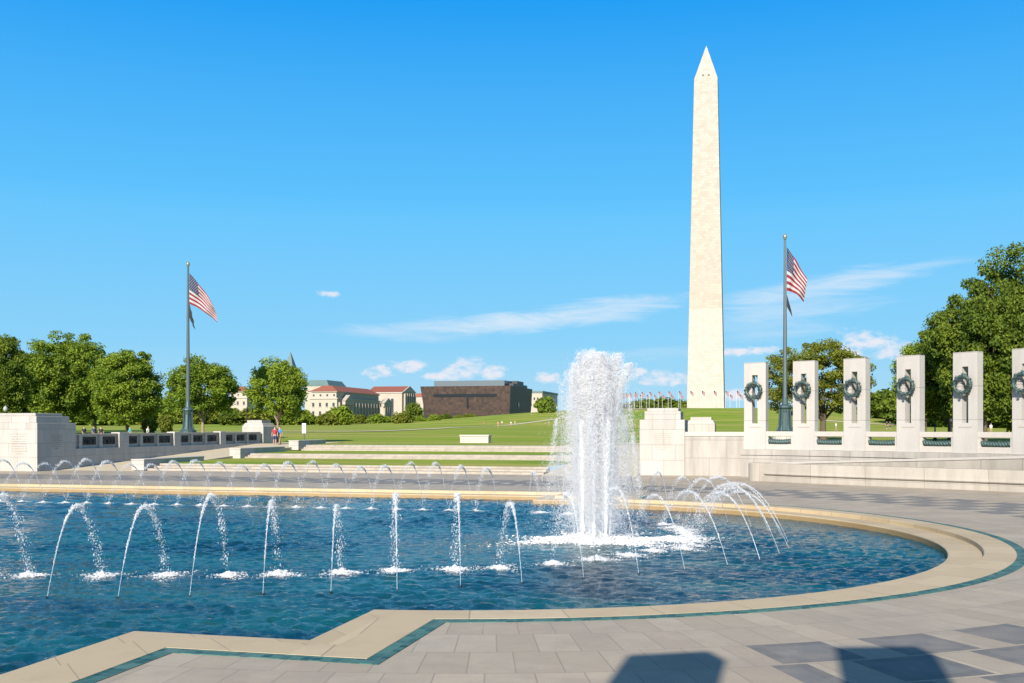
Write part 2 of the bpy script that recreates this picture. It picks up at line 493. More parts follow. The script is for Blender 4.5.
def clear_mat():
    """a thin unbroken stream of water: glassy, partly white with air"""
    m, nt, p = newmat('stream_water')
    p.inputs['Base Color'].default_value = (0.80, 0.87, 0.93, 1)
    p.inputs['Roughness'].default_value = 0.15
    p.inputs['Transmission Weight'].default_value = 0.7
    p.inputs['IOR'].default_value = 1.33
    return m
M_STREAM = clear_mat()

# ------------------------------------------------------------------ ground: plaza, pool, coping
WZ = -0.30
def ring(o, n=120):
    A = math.acos((1.5 + o) / (12.6 + o))
    pts = [(-62, 45.2 + o), (-9.4 + o, 45.2 + o), (-9.4 + o, 43 + o), (-6.4 + o, 43 + o)]
    for k in range(n + 1):
        t = A - 2 * A * k / n
        pts.append((PC[0] + (12.6 + o) * math.cos(t), PC[1] + (12.6 + o) * math.sin(t)))
    pts += [(-6.4 + o, 13.9 - o), (-9.3 + o, 13.9 - o), (-9.3 + o, 2 - o), (-62, 2 - o)]
    return pts
def rings_mesh(prof):
    bm = bmesh.new()
    rows = [[bm.verts.new((x, y, z)) for x, y in ring(o)] for o, z in prof]
    for a, b in zip(rows, rows[1:]):
        for k in range(len(a) - 1): bm.faces.new((a[k], b[k], b[k + 1], a[k + 1]))
    bmesh.ops.recalc_face_normals(bm, faces=bm.faces[:])
    return bm
bm = rings_mesh([(0.03, -0.9), (0.0, -0.14), (0.02, -0.12), (0.80, -0.11), (0.80, 0.004), (0.815, 0.016), (1.50, 0.016), (1.50, -0.1)])
if sum(f.normal.z for f in bm.faces) < 0: bmesh.ops.reverse_faces(bm, faces=bm.faces[:])
struct('pool_coping', bm, M_COPING)
bm = rings_mesh([(1.50, 0.010), (1.745, 0.010), (1.745, -0.1)])
if sum(f.normal.z for f in bm.faces) < 0: bmesh.ops.reverse_faces(bm, faces=bm.faces[:])
struct('mosaic_band', bm, M_MOSAIC)

bm = bmesh.new()
inner = [bm.verts.new((x, y, 0)) for x, y in ring(1.74)]
outer = [bm.verts.new((x, y, 0)) for x, y in ((-120, 66), (60, 66), (60, -60), (-120, -60))]
es = [bm.edges.new((inner[i], inner[(i + 1) % len(inner)])) for i in range(len(inner))]
es += [bm.edges.new((outer[i], outer[(i + 1) % 4])) for i in range(4)]
bmesh.ops.triangle_fill(bm, use_beauty=True, use_dissolve=False, edges=es, normal=(0, 0, 1))
struct('plaza', bm, M_PLAZA)

def water_mesh():
    rng = np.random.default_rng(4)
    xs = np.concatenate([np.arange(-62, -22, 0.35), np.arange(-22, 5.6, 0.085)])
    ys = np.concatenate([np.arange(1.5, 10, 0.4), np.arange(10, 27, 0.07), np.arange(27, 46, 0.11)])
    X, Y = np.meshgrid(xs, ys)
    Z = np.zeros_like(X)
    for i in range(80):
        L = 0.15 * (0.65 / 0.15) ** rng.random()
        t = rng.normal(math.pi / 2 - 0.25, 0.75)
        k = 2 * math.pi / L
        amp = 0.0052 * L ** 0.8
        ph = rng.random() * 6.28
        w = k * (X * math.cos(t) + Y * math.sin(t)) + ph + 0.8 * np.sin(0.5 * X + i) + 0.8 * np.sin(0.4 * Y + 2 * i)
        Z += amp * np.sin(w)
    # rings spreading from the plume
    rr = np.hypot(X + 4.6, Y - 29.6)
    Z += 0.03 * np.exp(-rr / 3.0) * np.sin(rr * 7)
    Z = Z * (0.75 + 0.55 * np.sin(0.33 * X + 0.6 * np.sin(0.21 * Y) + 1.0) * np.sin(0.29 * Y + 0.5 * np.sin(0.4 * X))) + WZ
    v = np.stack([X, Y, Z], -1).reshape(-1, 3)
    nx, ny = len(xs), len(ys)
    i = np.arange(nx * ny).reshape(ny, nx)
    f = np.stack([i[:-1, :-1], i[:-1, 1:], i[1:, 1:], i[1:, :-1]], -1).reshape(-1, 4)
    return from_np('pool_water', v, f)
struct('pool_water', water_mesh(), M_WATER, smooth=True)

# terrace the camera stands on
bm = bmesh.new(); box(bm, -8.0, 14.0, -30, 2.6, -0.05, 1.65, 0.03)
struct('overlook_terrace', bm, M_STONE_GREY)

# ------------------------------------------------------------------ lawn and knoll
MON = (-23.4, 485.0)
def gh(x, y):
    r = np.hypot(x - MON[0], y - MON[1])
    base = 1.4 + 0.0085 * np.clip(y - 100, 0, 650)
    return base + 6.75 * (1 - smoothstep(42, np.where(x < MON[0], 172, 215), r)) + 0.12 * np.sin(x * 0.031 + 1) * np.sin(y * 0.027) * np.clip((y - 100) / 60, 0, 1)
def GH(x, y): return float(gh(np.array(float(x)), np.array(float(y))))
def lawn_mesh():
    xs = np.concatenate([[-6000, -3500, -2200, -1400], np.arange(-1000, -300, 40), np.arange(-300, 300, 8), np.arange(300, 1000, 40), [1400, 2200, 3500, 6000]])
    ys = np.concatenate([np.arange(92, 120, 4), np.arange(120, 800, 8), [850, 950, 1100, 1400, 2000, 3000, 4500, 7000]])
    X, Y = np.meshgrid(xs, ys)
    Z = gh(X, Y)
    v = np.stack([X, Y, Z], -1).reshape(-1, 3)
    nx, ny = len(xs), len(ys)
    i = np.arange(nx * ny).reshape(ny, nx)
    f = np.stack([i[:-1, :-1], i[:-1, 1:], i[1:, 1:], i[1:, :-1]], -1).reshape(-1, 4)
    return from_np('lawn', v, f)
struct('lawn', lawn_mesh(), M_GRASS, smooth=True)

# curved south colonnade: line of the pillars
PIL = [(-0.1, 63.1), (2.7, 62.1), (5.4, 60.5), (8.0, 58.7), (10.5, 56.7), (12.85, 54.6)]
ARC = [(-0.9, 63.4)] + PIL + [(15.0, 52.3), (16.9, 49.8), (18.6, 47.0), (20.0, 44.0)]
def smooth_path(p, n=6):
    out = []
    for i in range(len(p) - 1):
        a, b, c, d = p[max(i - 1, 0)], p[i], p[i + 1], p[min(i + 2, len(p) - 1)]
        for k in range(n):
            t = k / n
            out.append(tuple(0.5 * ((2 * b[j]) + (c[j] - a[j]) * t + (2 * a[j] - 5 * b[j] + 4 * c[j] - d[j]) * t * t + (3 * b[j] - a[j] - 3 * c[j] + d[j]) * t ** 3) for j in (0, 1)))
    out.append(p[-1]); return out
ARCS = smooth_path(ARC)
def shift(path, o):
    out = []
    for i, (x, y) in enumerate(path):
        a = path[max(i - 1, 0)]; b = path[min(i + 1, len(path) - 1)]
        tx, ty = b[0] - a[0], b[1] - a[1]; L = math.hypot(tx, ty)
        out.append((x + ty / L * o, y - tx / L * o))
    return out
# the grass behind it and behind the north wall
def flat_poly(pts, z):
    bm = bmesh.new(); vs = [bm.verts.new((*p[:2], p[2] if len(p) > 2 else z)) for p in pts]
    f = bm.faces.new(vs); bmesh.ops.triangulate(bm, faces=[f])
    bmesh.ops.recalc_face_normals(bm, faces=bm.faces[:])
    for f in bm.faces:
        if f.normal.z < 0: f.normal_flip()
    return bm
back = shift(ARCS, -0.3)
struct('lawn', flat_poly([(-7.0, 64.5), (-1.0, 64.2)] + back + [(120, 44), (120, 92.02), (-7.0, 92.02)], 1.42), M_GRASS)
struct('lawn', flat_poly([(-200, 40), (-54, 40), (-53, 61), (-47.8, 63.8), (-47.8, 92.02), (-200, 92.02)], 1.41), M_GRASS)

# ceremonial steps with grass terraces between
X0, X1 = -41.5, -13.0
def flight(y, z0, z1, n, tread=0.42, back=0.6, x0=X0, x1=X1):
    bm = bmesh.new(); h = (z1 - z0) / n
    pts = [(y, z0 - 0.3)]
    for k in range(n):
        pts += [(y + k * tread, z0 + k * h), (y + k * tread, z0 + (k + 1) * h)]
    pts += [(y + (n - 1) * tread + back, z1), (y + (n - 1) * tread + back, z0 - 0.3)]
    a = [bm.verts.new((x0, p, q)) for p, q in pts]; b = [bm.verts.new((x1, p, q)) for p, q in pts]
    for i in range(len(pts) - 1): bm.faces.new((a[i], b[i], b[i + 1], a[i + 1]))
    bm.faces.new(a); bm.faces.new(b[::-1])
    bmesh.ops.recalc_face_normals(bm, faces=bm.faces[:])
    return bm
struct('stairs', flight(62.6, 0, 0.45, 3, 0.7, 0.5), M_STEP)
struct('stairs', flight(76.3, 0.45, 0.83, 3, 0.42, 0.5), M_STEP)
struct('stairs', flight(87.0, 0.83, 1.34, 3, 0.42, 0.5), M_STEP)
def quad(x0, x1, y0, y1, z0, z1, ny=1):
    bm = bmesh.new()
    rows = [[bm.verts.new((x, y0 + (y1 - y0) * k / ny, z0 + (z1 - z0) * k / ny)) for x in (x0, x1)] for k in range(ny + 1)]
    for a, b in zip(rows, rows[1:]): bm.faces.new((a[0], a[1], b[1], b[0]))
    return bm
struct('lawn', quad(X0, X1, 64.4, 76.4, 0.453, 0.455), M_GRASS)
struct('lawn', quad(X0, X1, 78.0, 87.1, 0.83, 0.835), M_GRASS)
struct('lawn', quad(X0, X1, 88.7, 92.05, 1.345, 1.40), M_GRASS)
def ramp(x0, x1):
    bm = bmesh.new()
    vs = [bm.verts.new((x, y, z)) for x in (x0, x1) for y, z in ((62.0, -0.1), (62.0, 0.006), (90.5, 1.36), (98.5, 1.46), (98.5, -0.1))]
    for i in range(4): bm.faces.new((vs[i], vs[i + 1], vs[i + 6], vs[i + 5]))
    bm.faces.new(vs[:5]); bm.faces.new(vs[5:][::-1])
    bmesh.ops.recalc_face_normals(bm, faces=bm.faces[:])
    return bm
struct('ramp', ramp(-47.4, -41.5), M_PATH)
struct('ramp', ramp(-13.0, -7.2), M_PATH)
# pavement and street at the head of the steps
def draped(pts, w, dz, mat, name='path', n=60):
    """a strip of width w lying dz above the lawn"""
    P = smooth_path(pts, max(2, n // (len(pts) - 1)))
    bm = bmesh.new(); rows = []
    L, Rr = shift(P, -w / 2), shift(P, w / 2)
    for a, b in zip(L, Rr):
        rows.append([bm.verts.new((a[0], a[1], GH(*a) + dz)), bm.verts.new((b[0], b[1], GH(*b) + dz))])
    for a, b in zip(rows, rows[1:]): bm.faces.new((a[0], a[1], b[1], b[0]))
    for f in bm.faces:
        f.normal_update()
        if f.normal.z < 0: f.normal_flip()
    return struct(name, bm, mat)
draped([(-90, 150), (-70, 172), (-72, 215), (-85, 290), (-80, 350), (-60, 400)], 3.0, 0.10, M_PATH)
draped([(-175, 120), (-120, 150), (-72, 190)], 3.2, 0.13, M_PATH)
draped([(10, 140), (60, 205), (58, 260), (20, 330)], 3.5, 0.10, M_PATH)
draped([(-60, 420), (-40, 432), (0, 440), (40, 470)], 7.0, 0.12, M_PATH)

# low cheek walls beside the terraces
def cheek(label, x, y0, y1, z0, h, w=0.95):
    t = thing('cheek_wall', label, 'wall', (x, y0, z0), 0, 'cheek walls beside the grass terraces')
    bm = bmesh.new(); box(bm, -w / 2, w / 2, 0, y1 - y0, -0.4, h - 0.08); obj('wall_body', bm, M_STONE, t)
    bm = bmesh.new(); box(bm, -w / 2 - 0.04, w / 2 + 0.04, -0.04, y1 - y0 + 0.04, h - 0.08, h, 0.015); obj('coping_stone', bm, M_WHITE, t)
cheek('low pale stone kerb wall left of the lowest grass terrace', -41.3, 62.2, 70.0, 0.44, 0.36)
cheek('low pale stone kerb wall left of the middle grass terrace', -41.3, 75.6, 83.6, 0.80, 0.48)
cheek('low pale stone kerb wall left of the topmost grass terrace', -41.3, 86.4, 92.5, 1.30, 0.48)
cheek('low pale stone kerb wall right of the topmost grass terrace', -13.2, 86.4, 92.5, 1.30, 0.48)

# ------------------------------------------------------------------ stelae and walls
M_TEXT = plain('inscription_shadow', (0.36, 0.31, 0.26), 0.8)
def inscription(parent, x0, x1, y, z0, z1, rows, face='y', seed=1):
    """rows of shallow, weather-blurred cut letters: too worn to read"""
    rng = random.Random(seed); bm = bmesh.new()
    for k in range(rows):
        z = z1 - (z1 - z0) * (k + 0.5) / rows; h = (z1 - z0) / rows * 0.34
        x = x0 + (rng.random() * 0.08 if k < rows - 1 else 0.3 * (x1 - x0)); end = x1 - (rng.random() * 0.1 if k < rows - 1 else 0.3 * (x1 - x0))
        while x < end:
            w = h * rng.uniform(0.5, 0.9)
            if rng.random() > 0.14:
                if face == 'y': box(bm, x, x + w * 0.62, y - 0.006, y + 0.02, z - h / 2, z + h / 2)
                else: box(bm, y - 0.02, y + 0.006, x, x + w * 0.62, z - h / 2, z + h / 2)
            x += w
    o = obj('inscription', bm, M_TEXT, parent); o['kind'] = 'stuff'
    return o
def stele(label, x0, x1, y0, y1, zs, ins=(0.32, 0.55), front_text=None, side_text=None):
    t = thing('stone_stele', label, 'stele', ((x0 + x1) / 2, (y0 + y1) / 2, 0))
    w, d = (x1 - x0) / 2, (y1 - y0) / 2
    bm = bmesh.new(); box(bm, -w, w, -d, d, -0.05, zs[0], 0.02); obj('body', bm, M_STONE, t)
    bm = bmesh.new(); box(bm, -w + ins[0], w - ins[0], -d + ins[0], d - ins[0], zs[0], zs[1], 0.02); obj('upper_tier', bm, M_STONE, t)
    bm = bmesh.new(); box(bm, -w + ins[1], w - ins[1], -d + ins[1], d - ins[1], zs[1], zs[2], 0.02); obj('cap_stone', bm, M_STONE, t)
    if front_text: inscription(t, *front_text[:2], -d, *front_text[2:4], front_text[4])
    if side_text: inscription(t, *side_text[:2], w, *side_text[2:4], side_text[4], 'x', 5)
    return t
stele('tall stepped stone block with worn inscription beside the white plume', -7.15, -4.38, 63.7, 66.6, (3.45, 3.98, 4.17), (0.27, 0.42), (-0.55, 0.55, 1.55, 2.65, 9))
stele('large stepped stone block at the left edge, one side in shade', -53.4, -47.3, 59.7, 63.75, (3.28, 3.74, 3.95), (0.3, 0.62), (1.0, 2.3, 1.1, 2.6, 9), (-0.6, 0.6, 1.45, 2.5, 8))
def end_block(label, x0, x1, y0, y1, zb, zt):
    t = thing('end_block', label, 'stone block', ((x0 + x1) / 2, (y0 + y1) / 2, zb))
    w, d = (x1 - x0) / 2, (y1 - y0) / 2; h = zt - zb
    bm = bmesh.new(); box(bm, -w, w, -d, d, -0.3, h * 0.72, 0.015); obj('body', bm, M_STONE, t)
    bm = bmesh.new(); frustum(bm, (-w, w, -d, d), (-w + 0.22, w - 0.22, -d + 0.22, d - 0.22), h * 0.72, h * 0.88); obj('upper_tier', bm, M_STONE, t)
    bm = bmesh.new(); box(bm, -w + 0.36, w - 0.36, -d + 0.36, d - 0.36, h * 0.88, h, 0.01); obj('cap_stone', bm, M_STONE, t)
end_block('pale stone block ending the row of dark panels', -49.6, -47.3, 92.2, 94.9, 1.33, 3.68)
end_block('small pale stone block peeking above the wall before the obelisk', -7.0, -4.2, 104.5, 107.5, 1.4, 4.0)

# plain wall between the right stele and the first pillar
t = thing('plaza_wall', 'plain pale stone wall between the stepped block and the first pillar', 'wall', (-2.65, 63.75, 0))
bm = bmesh.new(); box(bm, -1.72, 1.95, 0, 0.6, -0.05, 2.44); obj('wall_body', bm, M_STONE_GREY, t)
bm = bmesh.new(); box(bm, -1.72, 1.90, -0.05, 0.66, 2.44, 2.70, 0.015); obj('coping_stone', bm, M_WHITE, t)

# north parapet with twelve bronze panels
t = thing('panel_wall', 'long shaded stone parapet wall holding a row of twelve dark panels', 'wall', (-47.3, 63.75, 0))
L = 92.2 - 63.75
bm = bmesh.new(); box(bm, -0.7, 0.0, 0, L, -0.05, 1.45); obj('wall_body', bm, M_STONE, t)
GR = [(67, 119.5), (129, 174.5), (181, 220.5), (226, 262)]
PANELS = [[(68, 78.5), (86, 99), (106, 118)], [(130, 140), (146, 157), (162, 173)], [(182, 191), (196, 205), (210, 219)], [(227, 235), (239, 247), (251, 259)]]
yy = lambda px: WX(px, -47.3) - 63.75
bm = bmesh.new(); cap = bmesh.new()
gy = [(max(0.0, yy(a)), min(L, yy(b))) for a, b in GR]
box(bm, -0.7, -0.28, 0, L, 1.45, 2.42)                             # recessed field
for (a0, a1), (b0, b1) in zip(gy, gy[1:]): box(bm, -0.28, 0.0, a1, b0, 1.45, 2.48)
obj('recessed_field', bm, M_STONE, t)
for a0, a1 in gy: box(cap, -0.72, -0.12, a0, a1, 2.42, 2.52)
for (a0, a1), (b0, b1) in zip(gy, gy[1:]): box(cap, -0.72, 0.02, a1, b0, 2.485, 2.60)
obj('coping_stone', cap, M_WHITE, t)
for g in PANELS:
    for k, (a, b) in enumerate(g):
        bm = bmesh.new(); y0, y1 = yy(a), yy(b)
        box(bm, -0.285, -0.24, y0, y1, 1.70, 2.28, 0.01)
        rng = random.Random(int(a))
        for q in range(9):                                            # raised relief figures
            fy = y0 + (y1 - y0) * (0.1 + 0.8 * rng.random()); fz = 1.74 + 0.1 * rng.random(); hh = rng.uniform(0.2, 0.38)
            box(bm, -0.245, -0.215, fy - 0.05, fy + 0.05, fz, fz + hh)
        obj('relief_panel', bm, M_BRONZE_DARK, t)
        if k < 2:
            bm = bmesh.new(); y2 = yy(g[k + 1][0]); box(bm, -0.28, -0.12, y1 + 0.25, y2 - 0.25, 1.45, 2.42); obj('pilaster', bm, M_STONE, t)

# ------------------------------------------------------------------ colonnade
CW = 'curved plinth under the pillars'
t = thing('colonnade_plinth', 'curved grey stone plinth wall carrying the six pillars', 'wall', (0, 0, 0))
bm = bmesh.new(); strip(bm, ARCS, [(0.36, -0.05), (0.36, 1.33), (-0.45, 1.33), (-0.45, -0.05)]); obj('wall_body', bm, M_STONE_GREY, t)
bm = bmesh.new(); strip(bm, ARCS, [(0.42, 1.33), (0.42, 1.65), (-0.5, 1.65), (-0.5, 1.33)]); obj('base_course', bm, M_STONE_GREY, t)

def ring_prism(bm, X, Z, hx, hz, y0, y1):
    """a slab -X..X by Z[0]..Z[1] with a slot -hx..hx by hz[0]..hz[1]"""
    def q(y): 
        return ([bm.verts.new((x, y, z)) for x, z in ((-X, Z[0]), (X, Z[0]), (X, Z[1]), (-X, Z[1]))], [bm.verts.new((x, y, z)) for x, z in ((-hx, hz[0]), (hx, hz[0]), (hx, hz[1]), (-hx, hz[1]))])
    o0, i0 = q(y0); o1, i1 = q(y1)
    for k in range(4):
        n = (k + 1) % 4
        bm.faces.new((o0[k], o0[n], i0[n], i0[k])); bm.faces.new((o1[n], o1[k], i1[k], i1[n]))
        bm.faces.new((o0[n], o0[k], o1[k], o1[n])); bm.faces.new((i0[k], i0[n], i1[n], i1[k]))
    bmesh.ops.recalc_face_normals(bm, faces=bm.faces[:])
def wreath_bm(R0=0.43, r=0.105, seed=3):
    """oak and wheat wreath: a ring bristling with overlapping leaves, tied with a ribbon at the foot"""
    rng = random.Random(seed); bm = bmesh.new()
    N, K = 40, 8
    rr = [[bm.verts.new(((R0 + r * 0.8 * math.cos(b) ) * math.cos(a), r * 0.8 * math.sin(b), (R0 + r * 0.8 * math.cos(b)) * math.sin(a))) for b in [6.2832 * j / K for j in range(K)]] for a in [6.2832 * i / N for i in range(N)]]
    for i in range(N):
        for j in range(K): bm.faces.new((rr[i][j], rr[(i + 1) % N][j], rr[(i + 1) % N][(j + 1) % K], rr[i][(j + 1) % K]))
    for i in range(190):
        a = rng.random() * 6.2832; b = rng.random() * 6.2832
        c = Vector(((R0 + r * math.cos(b)) * math.cos(a), r * math.sin(b), (R0 + r * math.cos(b)) * math.sin(a)))
        tan = Vector((-math.sin(a), 0, math.cos(a))); out = Vector((math.cos(b) * math.cos(a), math.sin(b), math.cos(b) * math.sin(a)))
        d = (tan * (1 if math.cos(a) > 0 else -1) + out * 0.55).normalized(); s = d.cross(out).normalized() * 0.035
        vs = [bm.verts.new(c - s * 0.6 - d * 0.05), bm.verts.new(c - s + d * 0.03 + out * 0.02), bm.verts.new(c + d * 0.07 + out * 0.004), bm.verts.new(c + s + d * 0.03 + out * 0.02), bm.verts.new(c + s * 0.6 - d * 0.05)]
        bm.faces.new(vs)
    box(bm, -0.05, 0.05, -0.15, -0.10, -R0 - 0.13, -R0 - 0.04)        # ribbon knot
    return bm
def rope_bm(w):
    """bronze garland slung between the pillars"""
    bm = bmesh.new()
    for ph in (0, 2.1, 4.2):
        pts = []
        for k in range(25):
            s = -1 + 2 * k / 24
            pts.append((s * w, 0.07 * math.cos(k * 0.9 + ph), -0.05 * (1 - s * s) + 0.04 + 0.07 * math.sin(k * 0.9 + ph)))
        tube(bm, pts, 0.095, 6)
    return bm
def pillar(w=0.66, d=0.27, h=5.2):
    t = thing('stone_pillar', '', 'pillar')
    bm = bmesh.new(); ring_prism(bm, w, (0, h), 0.17, (1.56, 4.45), -d, d); obj('shaft', bm, M_PILLAR, t)
    for s in (-1, 1):
        wr = obj('wreath', wreath_bm(seed=3 + s), M_BRONZE, t, (0.0, s * (d + 0.28), 3.52))
        if s == 1: wr.rotation_euler = (0, 0, math.pi)
        bm = bmesh.new()                                              # bracket that holds the wreath out from the slot
        box(bm, -0.035, 0.035, -0.02, 0.30, 0.50, 0.56)
        for a, b in (((0.0, -0.02, 0.42), (0.0, 0.0, 0.60)), ((0.0, 0.02, 0.58), (0.0, 0.28, 0.50))): tube(bm, [a, b], 0.03, 6)
        obj('bracket', bm, M_BRONZE, wr)
    bm = bmesh.new(); rng = random.Random(9); x = -0.36                # state name under the slot, cut too small to read
    while x < 0.36:
        cw = rng.uniform(0.035, 0.055); box(bm, x, x + cw * 0.7, -d - 0.005, -d + 0.02, 1.30, 1.37); x += cw
    obj('inscription', bm, M_TEXT, t)
    return t
ARCN = []
for i, (x, y) in enumerate(PIL):
    a = PIL[i - 1] if i else (-2.2, 63.7); b = PIL[i + 1] if i < 5 else (15.0, 52.3)
    ARCN.append(math.atan2(b[1] - a[1], b[0] - a[0]))
PLAB = ['pale slotted stone pillar with wreath next to the plain wall, nearest the obelisk', 'pale slotted stone pillar with wreath just right of the flagpole base',
        'pale slotted stone pillar with wreath in front of the olive tree\'s right edge', 'pale slotted stone pillar with wreath where the big dark trees begin',
        'pale slotted stone pillar with wreath wholly backed by dark trees', 'pale slotted stone pillar cut off by the right edge of the photo']
p0 = pillar()
for i, (x, y) in enumerate(PIL):
    o = p0 if i == 0 else copy_tree(p0)
    o.location = (x, y, 1.65); o.rotation_euler = (0, 0, ARCN[i]); o['label'] = PLAB[i]; o['group'] = 'wreathed pillars of the colonnade'
# two nearer pillars behind the photographer: they throw the two shadows on the paving
off = 8.58 / math.tan(SUN_EL)
for (c0, c1, c2), lab in ((((-1.65, 13.46), (-0.63, 13.95), (-0.41, 13.43)), 'stone pillar behind the viewer casting the left paving shadow'),
                          (((1.01, 14.60), (2.09, 14.93), (2.28, 14.37)), 'stone pillar behind the viewer casting the right paving shadow')):
    mx, my = (c0[0] + c2[0]) / 2, (c0[1] + c2[1]) / 2
    o = thing('stone_pillar', lab, 'pillar')
    bm = bmesh.new(); ring_prism(bm, 0.66, (0, 5.2), 0.17, (1.56, 3.3), -0.31, 0.31); obj('shaft', bm, M_PILLAR, o)
    bm = bmesh.new(); box(bm, -0.64, 0.64, -0.29, 0.29, -1.75, -0.003); obj('plinth', bm, M_STONE_GREY, o)  # unseen base, added to lift the pillar until its shadow reaches far enough
    o.location = (mx - 0.03 * off, my - off, 3.38); o.rotation_euler = (0, 0, math.atan2(c1[1] - c0[1], c1[0] - c0[0]))
    o.scale = (0.86, 0.93, 1); o['label'] = lab; o['group'] = 'pillars of the near colonnade'
# balustrades between the pillars
BLAB = ['first stone balustrade with bronze garland, in front of the flagpole base', 'second stone balustrade with bronze garland from the left end',
        'third stone balustrade with bronze garland, in front of the distant path', 'fourth stone balustrade with bronze garland, before two dark posts', 'stone balustrade with bronze garland left of the cut-off pillar']
for i in range(5):
    (xa, ya), (xb, yb) = PIL[i], PIL[i + 1]
    L = math.hypot(xb - xa, yb - ya); ang = math.atan2(yb - ya, xb - xa); hw = L / 2 - 0.62
    t = thing('balustrade', BLAB[i], 'balustrade', ((xa + xb) / 2, (ya + yb) / 2, 1.65), ang, 'balustrades between the pillars')
    bm = bmesh.new(); box(bm, -hw, hw, -0.2, 0.22, 0.80, 1.09, 0.02); obj('top_rail', bm, M_WHITE, t)
    bm = bmesh.new(); box(bm, -hw, hw, -0.2, 0.2, 0.0, 0.33, 0.02); obj('sill', bm, M_WHITE, t)
    for s in (-1, 1):
        bm = bmesh.new(); a = s * (hw - 0.18); b = s * hw; box(bm, min(a, b), max(a, b), -0.18, 0.18, 0.33, 0.80); obj('post', bm, M_WHITE, t)
    obj('garland', rope_bm(hw - 0.16), M_BRONZE, t, (0, -0.05, 0.48), True)

# ramp parapet in front of the colonnade, and the long bench wall before it
RP = [(x, y) for x, y in shift(ARCS, 2.1) if x > -0.2]
t = thing('ramp_parapet', 'sloping pale stone ramp wall rising to the right behind the bench', 'wall')
zt = lambda o: (lambda s: 0.92 + o + 1.25 * s)
bm = bmesh.new(); strip(bm, RP, [(0.25, -0.05), (0.25, zt(-0.12)), (-0.2, zt(-0.12)), (-0.2, -0.05)]); obj('wall_body', bm, M_BENCH, t)
bm = bmesh.new(); strip(bm, RP, [(0.29, zt(-0.12)), (0.29, zt(0)), (-0.24, zt(0)), (-0.24, zt(-0.12))]); obj('coping_stone', bm, M_WHITE, t)
struct('ramp', (lambda bm: (strip(bm, RP, [(-0.2, -0.05), (-0.2, lambda s: 0.1 + 1.2 * s), (-1.7, lambda s: 0.1 + 1.2 * s), (-1.7, -0.05)]), bm)[1])(bmesh.new()), M_PATH)
BP = smooth_path([(0.35, 58.2), (2.4, 56.7), (4.7, 55.3), (8.6, 53.0), (12.0, 50.9), (15.0, 48.6), (17.6, 46)], 5)
t = thing('curved_bench_wall', 'long curved tan stone bench wall along the plaza with a rounded end', 'bench wall')
bm = bmesh.new(); strip(bm, BP, [(0.12, -0.05), (0.12, 0.27), (-0.02, 0.29), (-0.02, 0.37), (0.06, 0.38), (0.10, 0.43), (0.04, 0.56), (-0.04, 1.0), (-0.55, 1.0), (-0.55, -0.05)]); obj('wall_body', bm, M_BENCH, t)
bm = bmesh.new(); lathe(bm, [(0.62, -0.05), (0.62, 0.96), (0.58, 1.0)], 32, 0.1, 58.75); obj('rounded_end', bm, M_BENCH, t, smooth=False)

# ------------------------------------------------------------------ obelisk
def obelisk_mat():
    m, nt, p = newmat('obelisk_marble')
    g = tex(nt, 'Object'); x, y, z = sep(nt, g)
    b = nt.nodes.new('ShaderNodeTexBrick')
    nx, ny, nz = sep(nt, tex(nt, 'Normal'))
    side = nx.f('ABSOLUTE') > ny.f('ABSOLUTE')
    nt.links.new(comb(nt, x + (y - x) * side + 50.0, z).s, b.inputs['Vector'])
    b.inputs['Scale'].default_value = 1; b.inputs['Brick Width'].default_value = 1.9; b.inputs['Row Height'].default_value = 1.22
    b.inputs['Mortar Size'].default_value = 0.035
    b.inputs['Color1'].default_value = (0.41, 0.365, 0.31, 1); b.inputs['Color2'].default_value = (0.485, 0.445, 0.385, 1); b.inputs['Mortar'].default_value = (0.30, 0.262, 0.215, 1)
    c = V(nt, b.outputs['Color'])
    c = mix(nt, (z < 46.0) * 0.28, c, (0.56, 0.53, 0.48))             # whiter marble of the old stump
    c = mix(nt, (z > 46.0) * z.ramp(46.0, 120.0, 0.28, 0.0), c, (0.43, 0.36, 0.28))
    n = noise(nt, scalev(nt, g, (1, 1, 0.5)), 0.35, 6, 0.7)
    c = mix(nt, n.ramp(0.4, 0.75) * 0.22, c, (0.35, 0.30, 0.225))
    setin(nt, p, 'Base Color', c); p.inputs['Roughness'].default_value = 0.8
    return m
M_OB = obelisk_mat()
ZB = 11.35
t = thing('obelisk', 'towering white marble obelisk on the grassy knoll', 'obelisk', (MON[0], MON[1], ZB))
bm = bmesh.new(); frustum(bm, (-8.4, 8.4, -8.4, 8.4), (-5.27, 5.27, -5.27, 5.27), -1.0, 152.4); obj('shaft', bm, M_OB, t)
bm = bmesh.new(); frustum(bm, (-5.25, 5.25, -5.25, 5.25), (-0.05, 0.05, -0.05, 0.05), 152.41, 169.2); obj('pyramidion', bm, M_OB, t)
M_DARK = plain('dark_opening', (0.03, 0.03, 0.032), 0.5)
for s in (-1.3, 1.3):
    bm = bmesh.new(); box(bm, s - 0.45, s + 0.45, -5.06, -4.6, 153.6, 154.3); obj('window', bm, M_DARK, t)
bm = bmesh.new(); box(bm, -26, 26, -26, 26, -1.2, -0.05, 0); struct('plaza', bm, M_PATH).location = (MON[0], MON[1], ZB - 0.15)
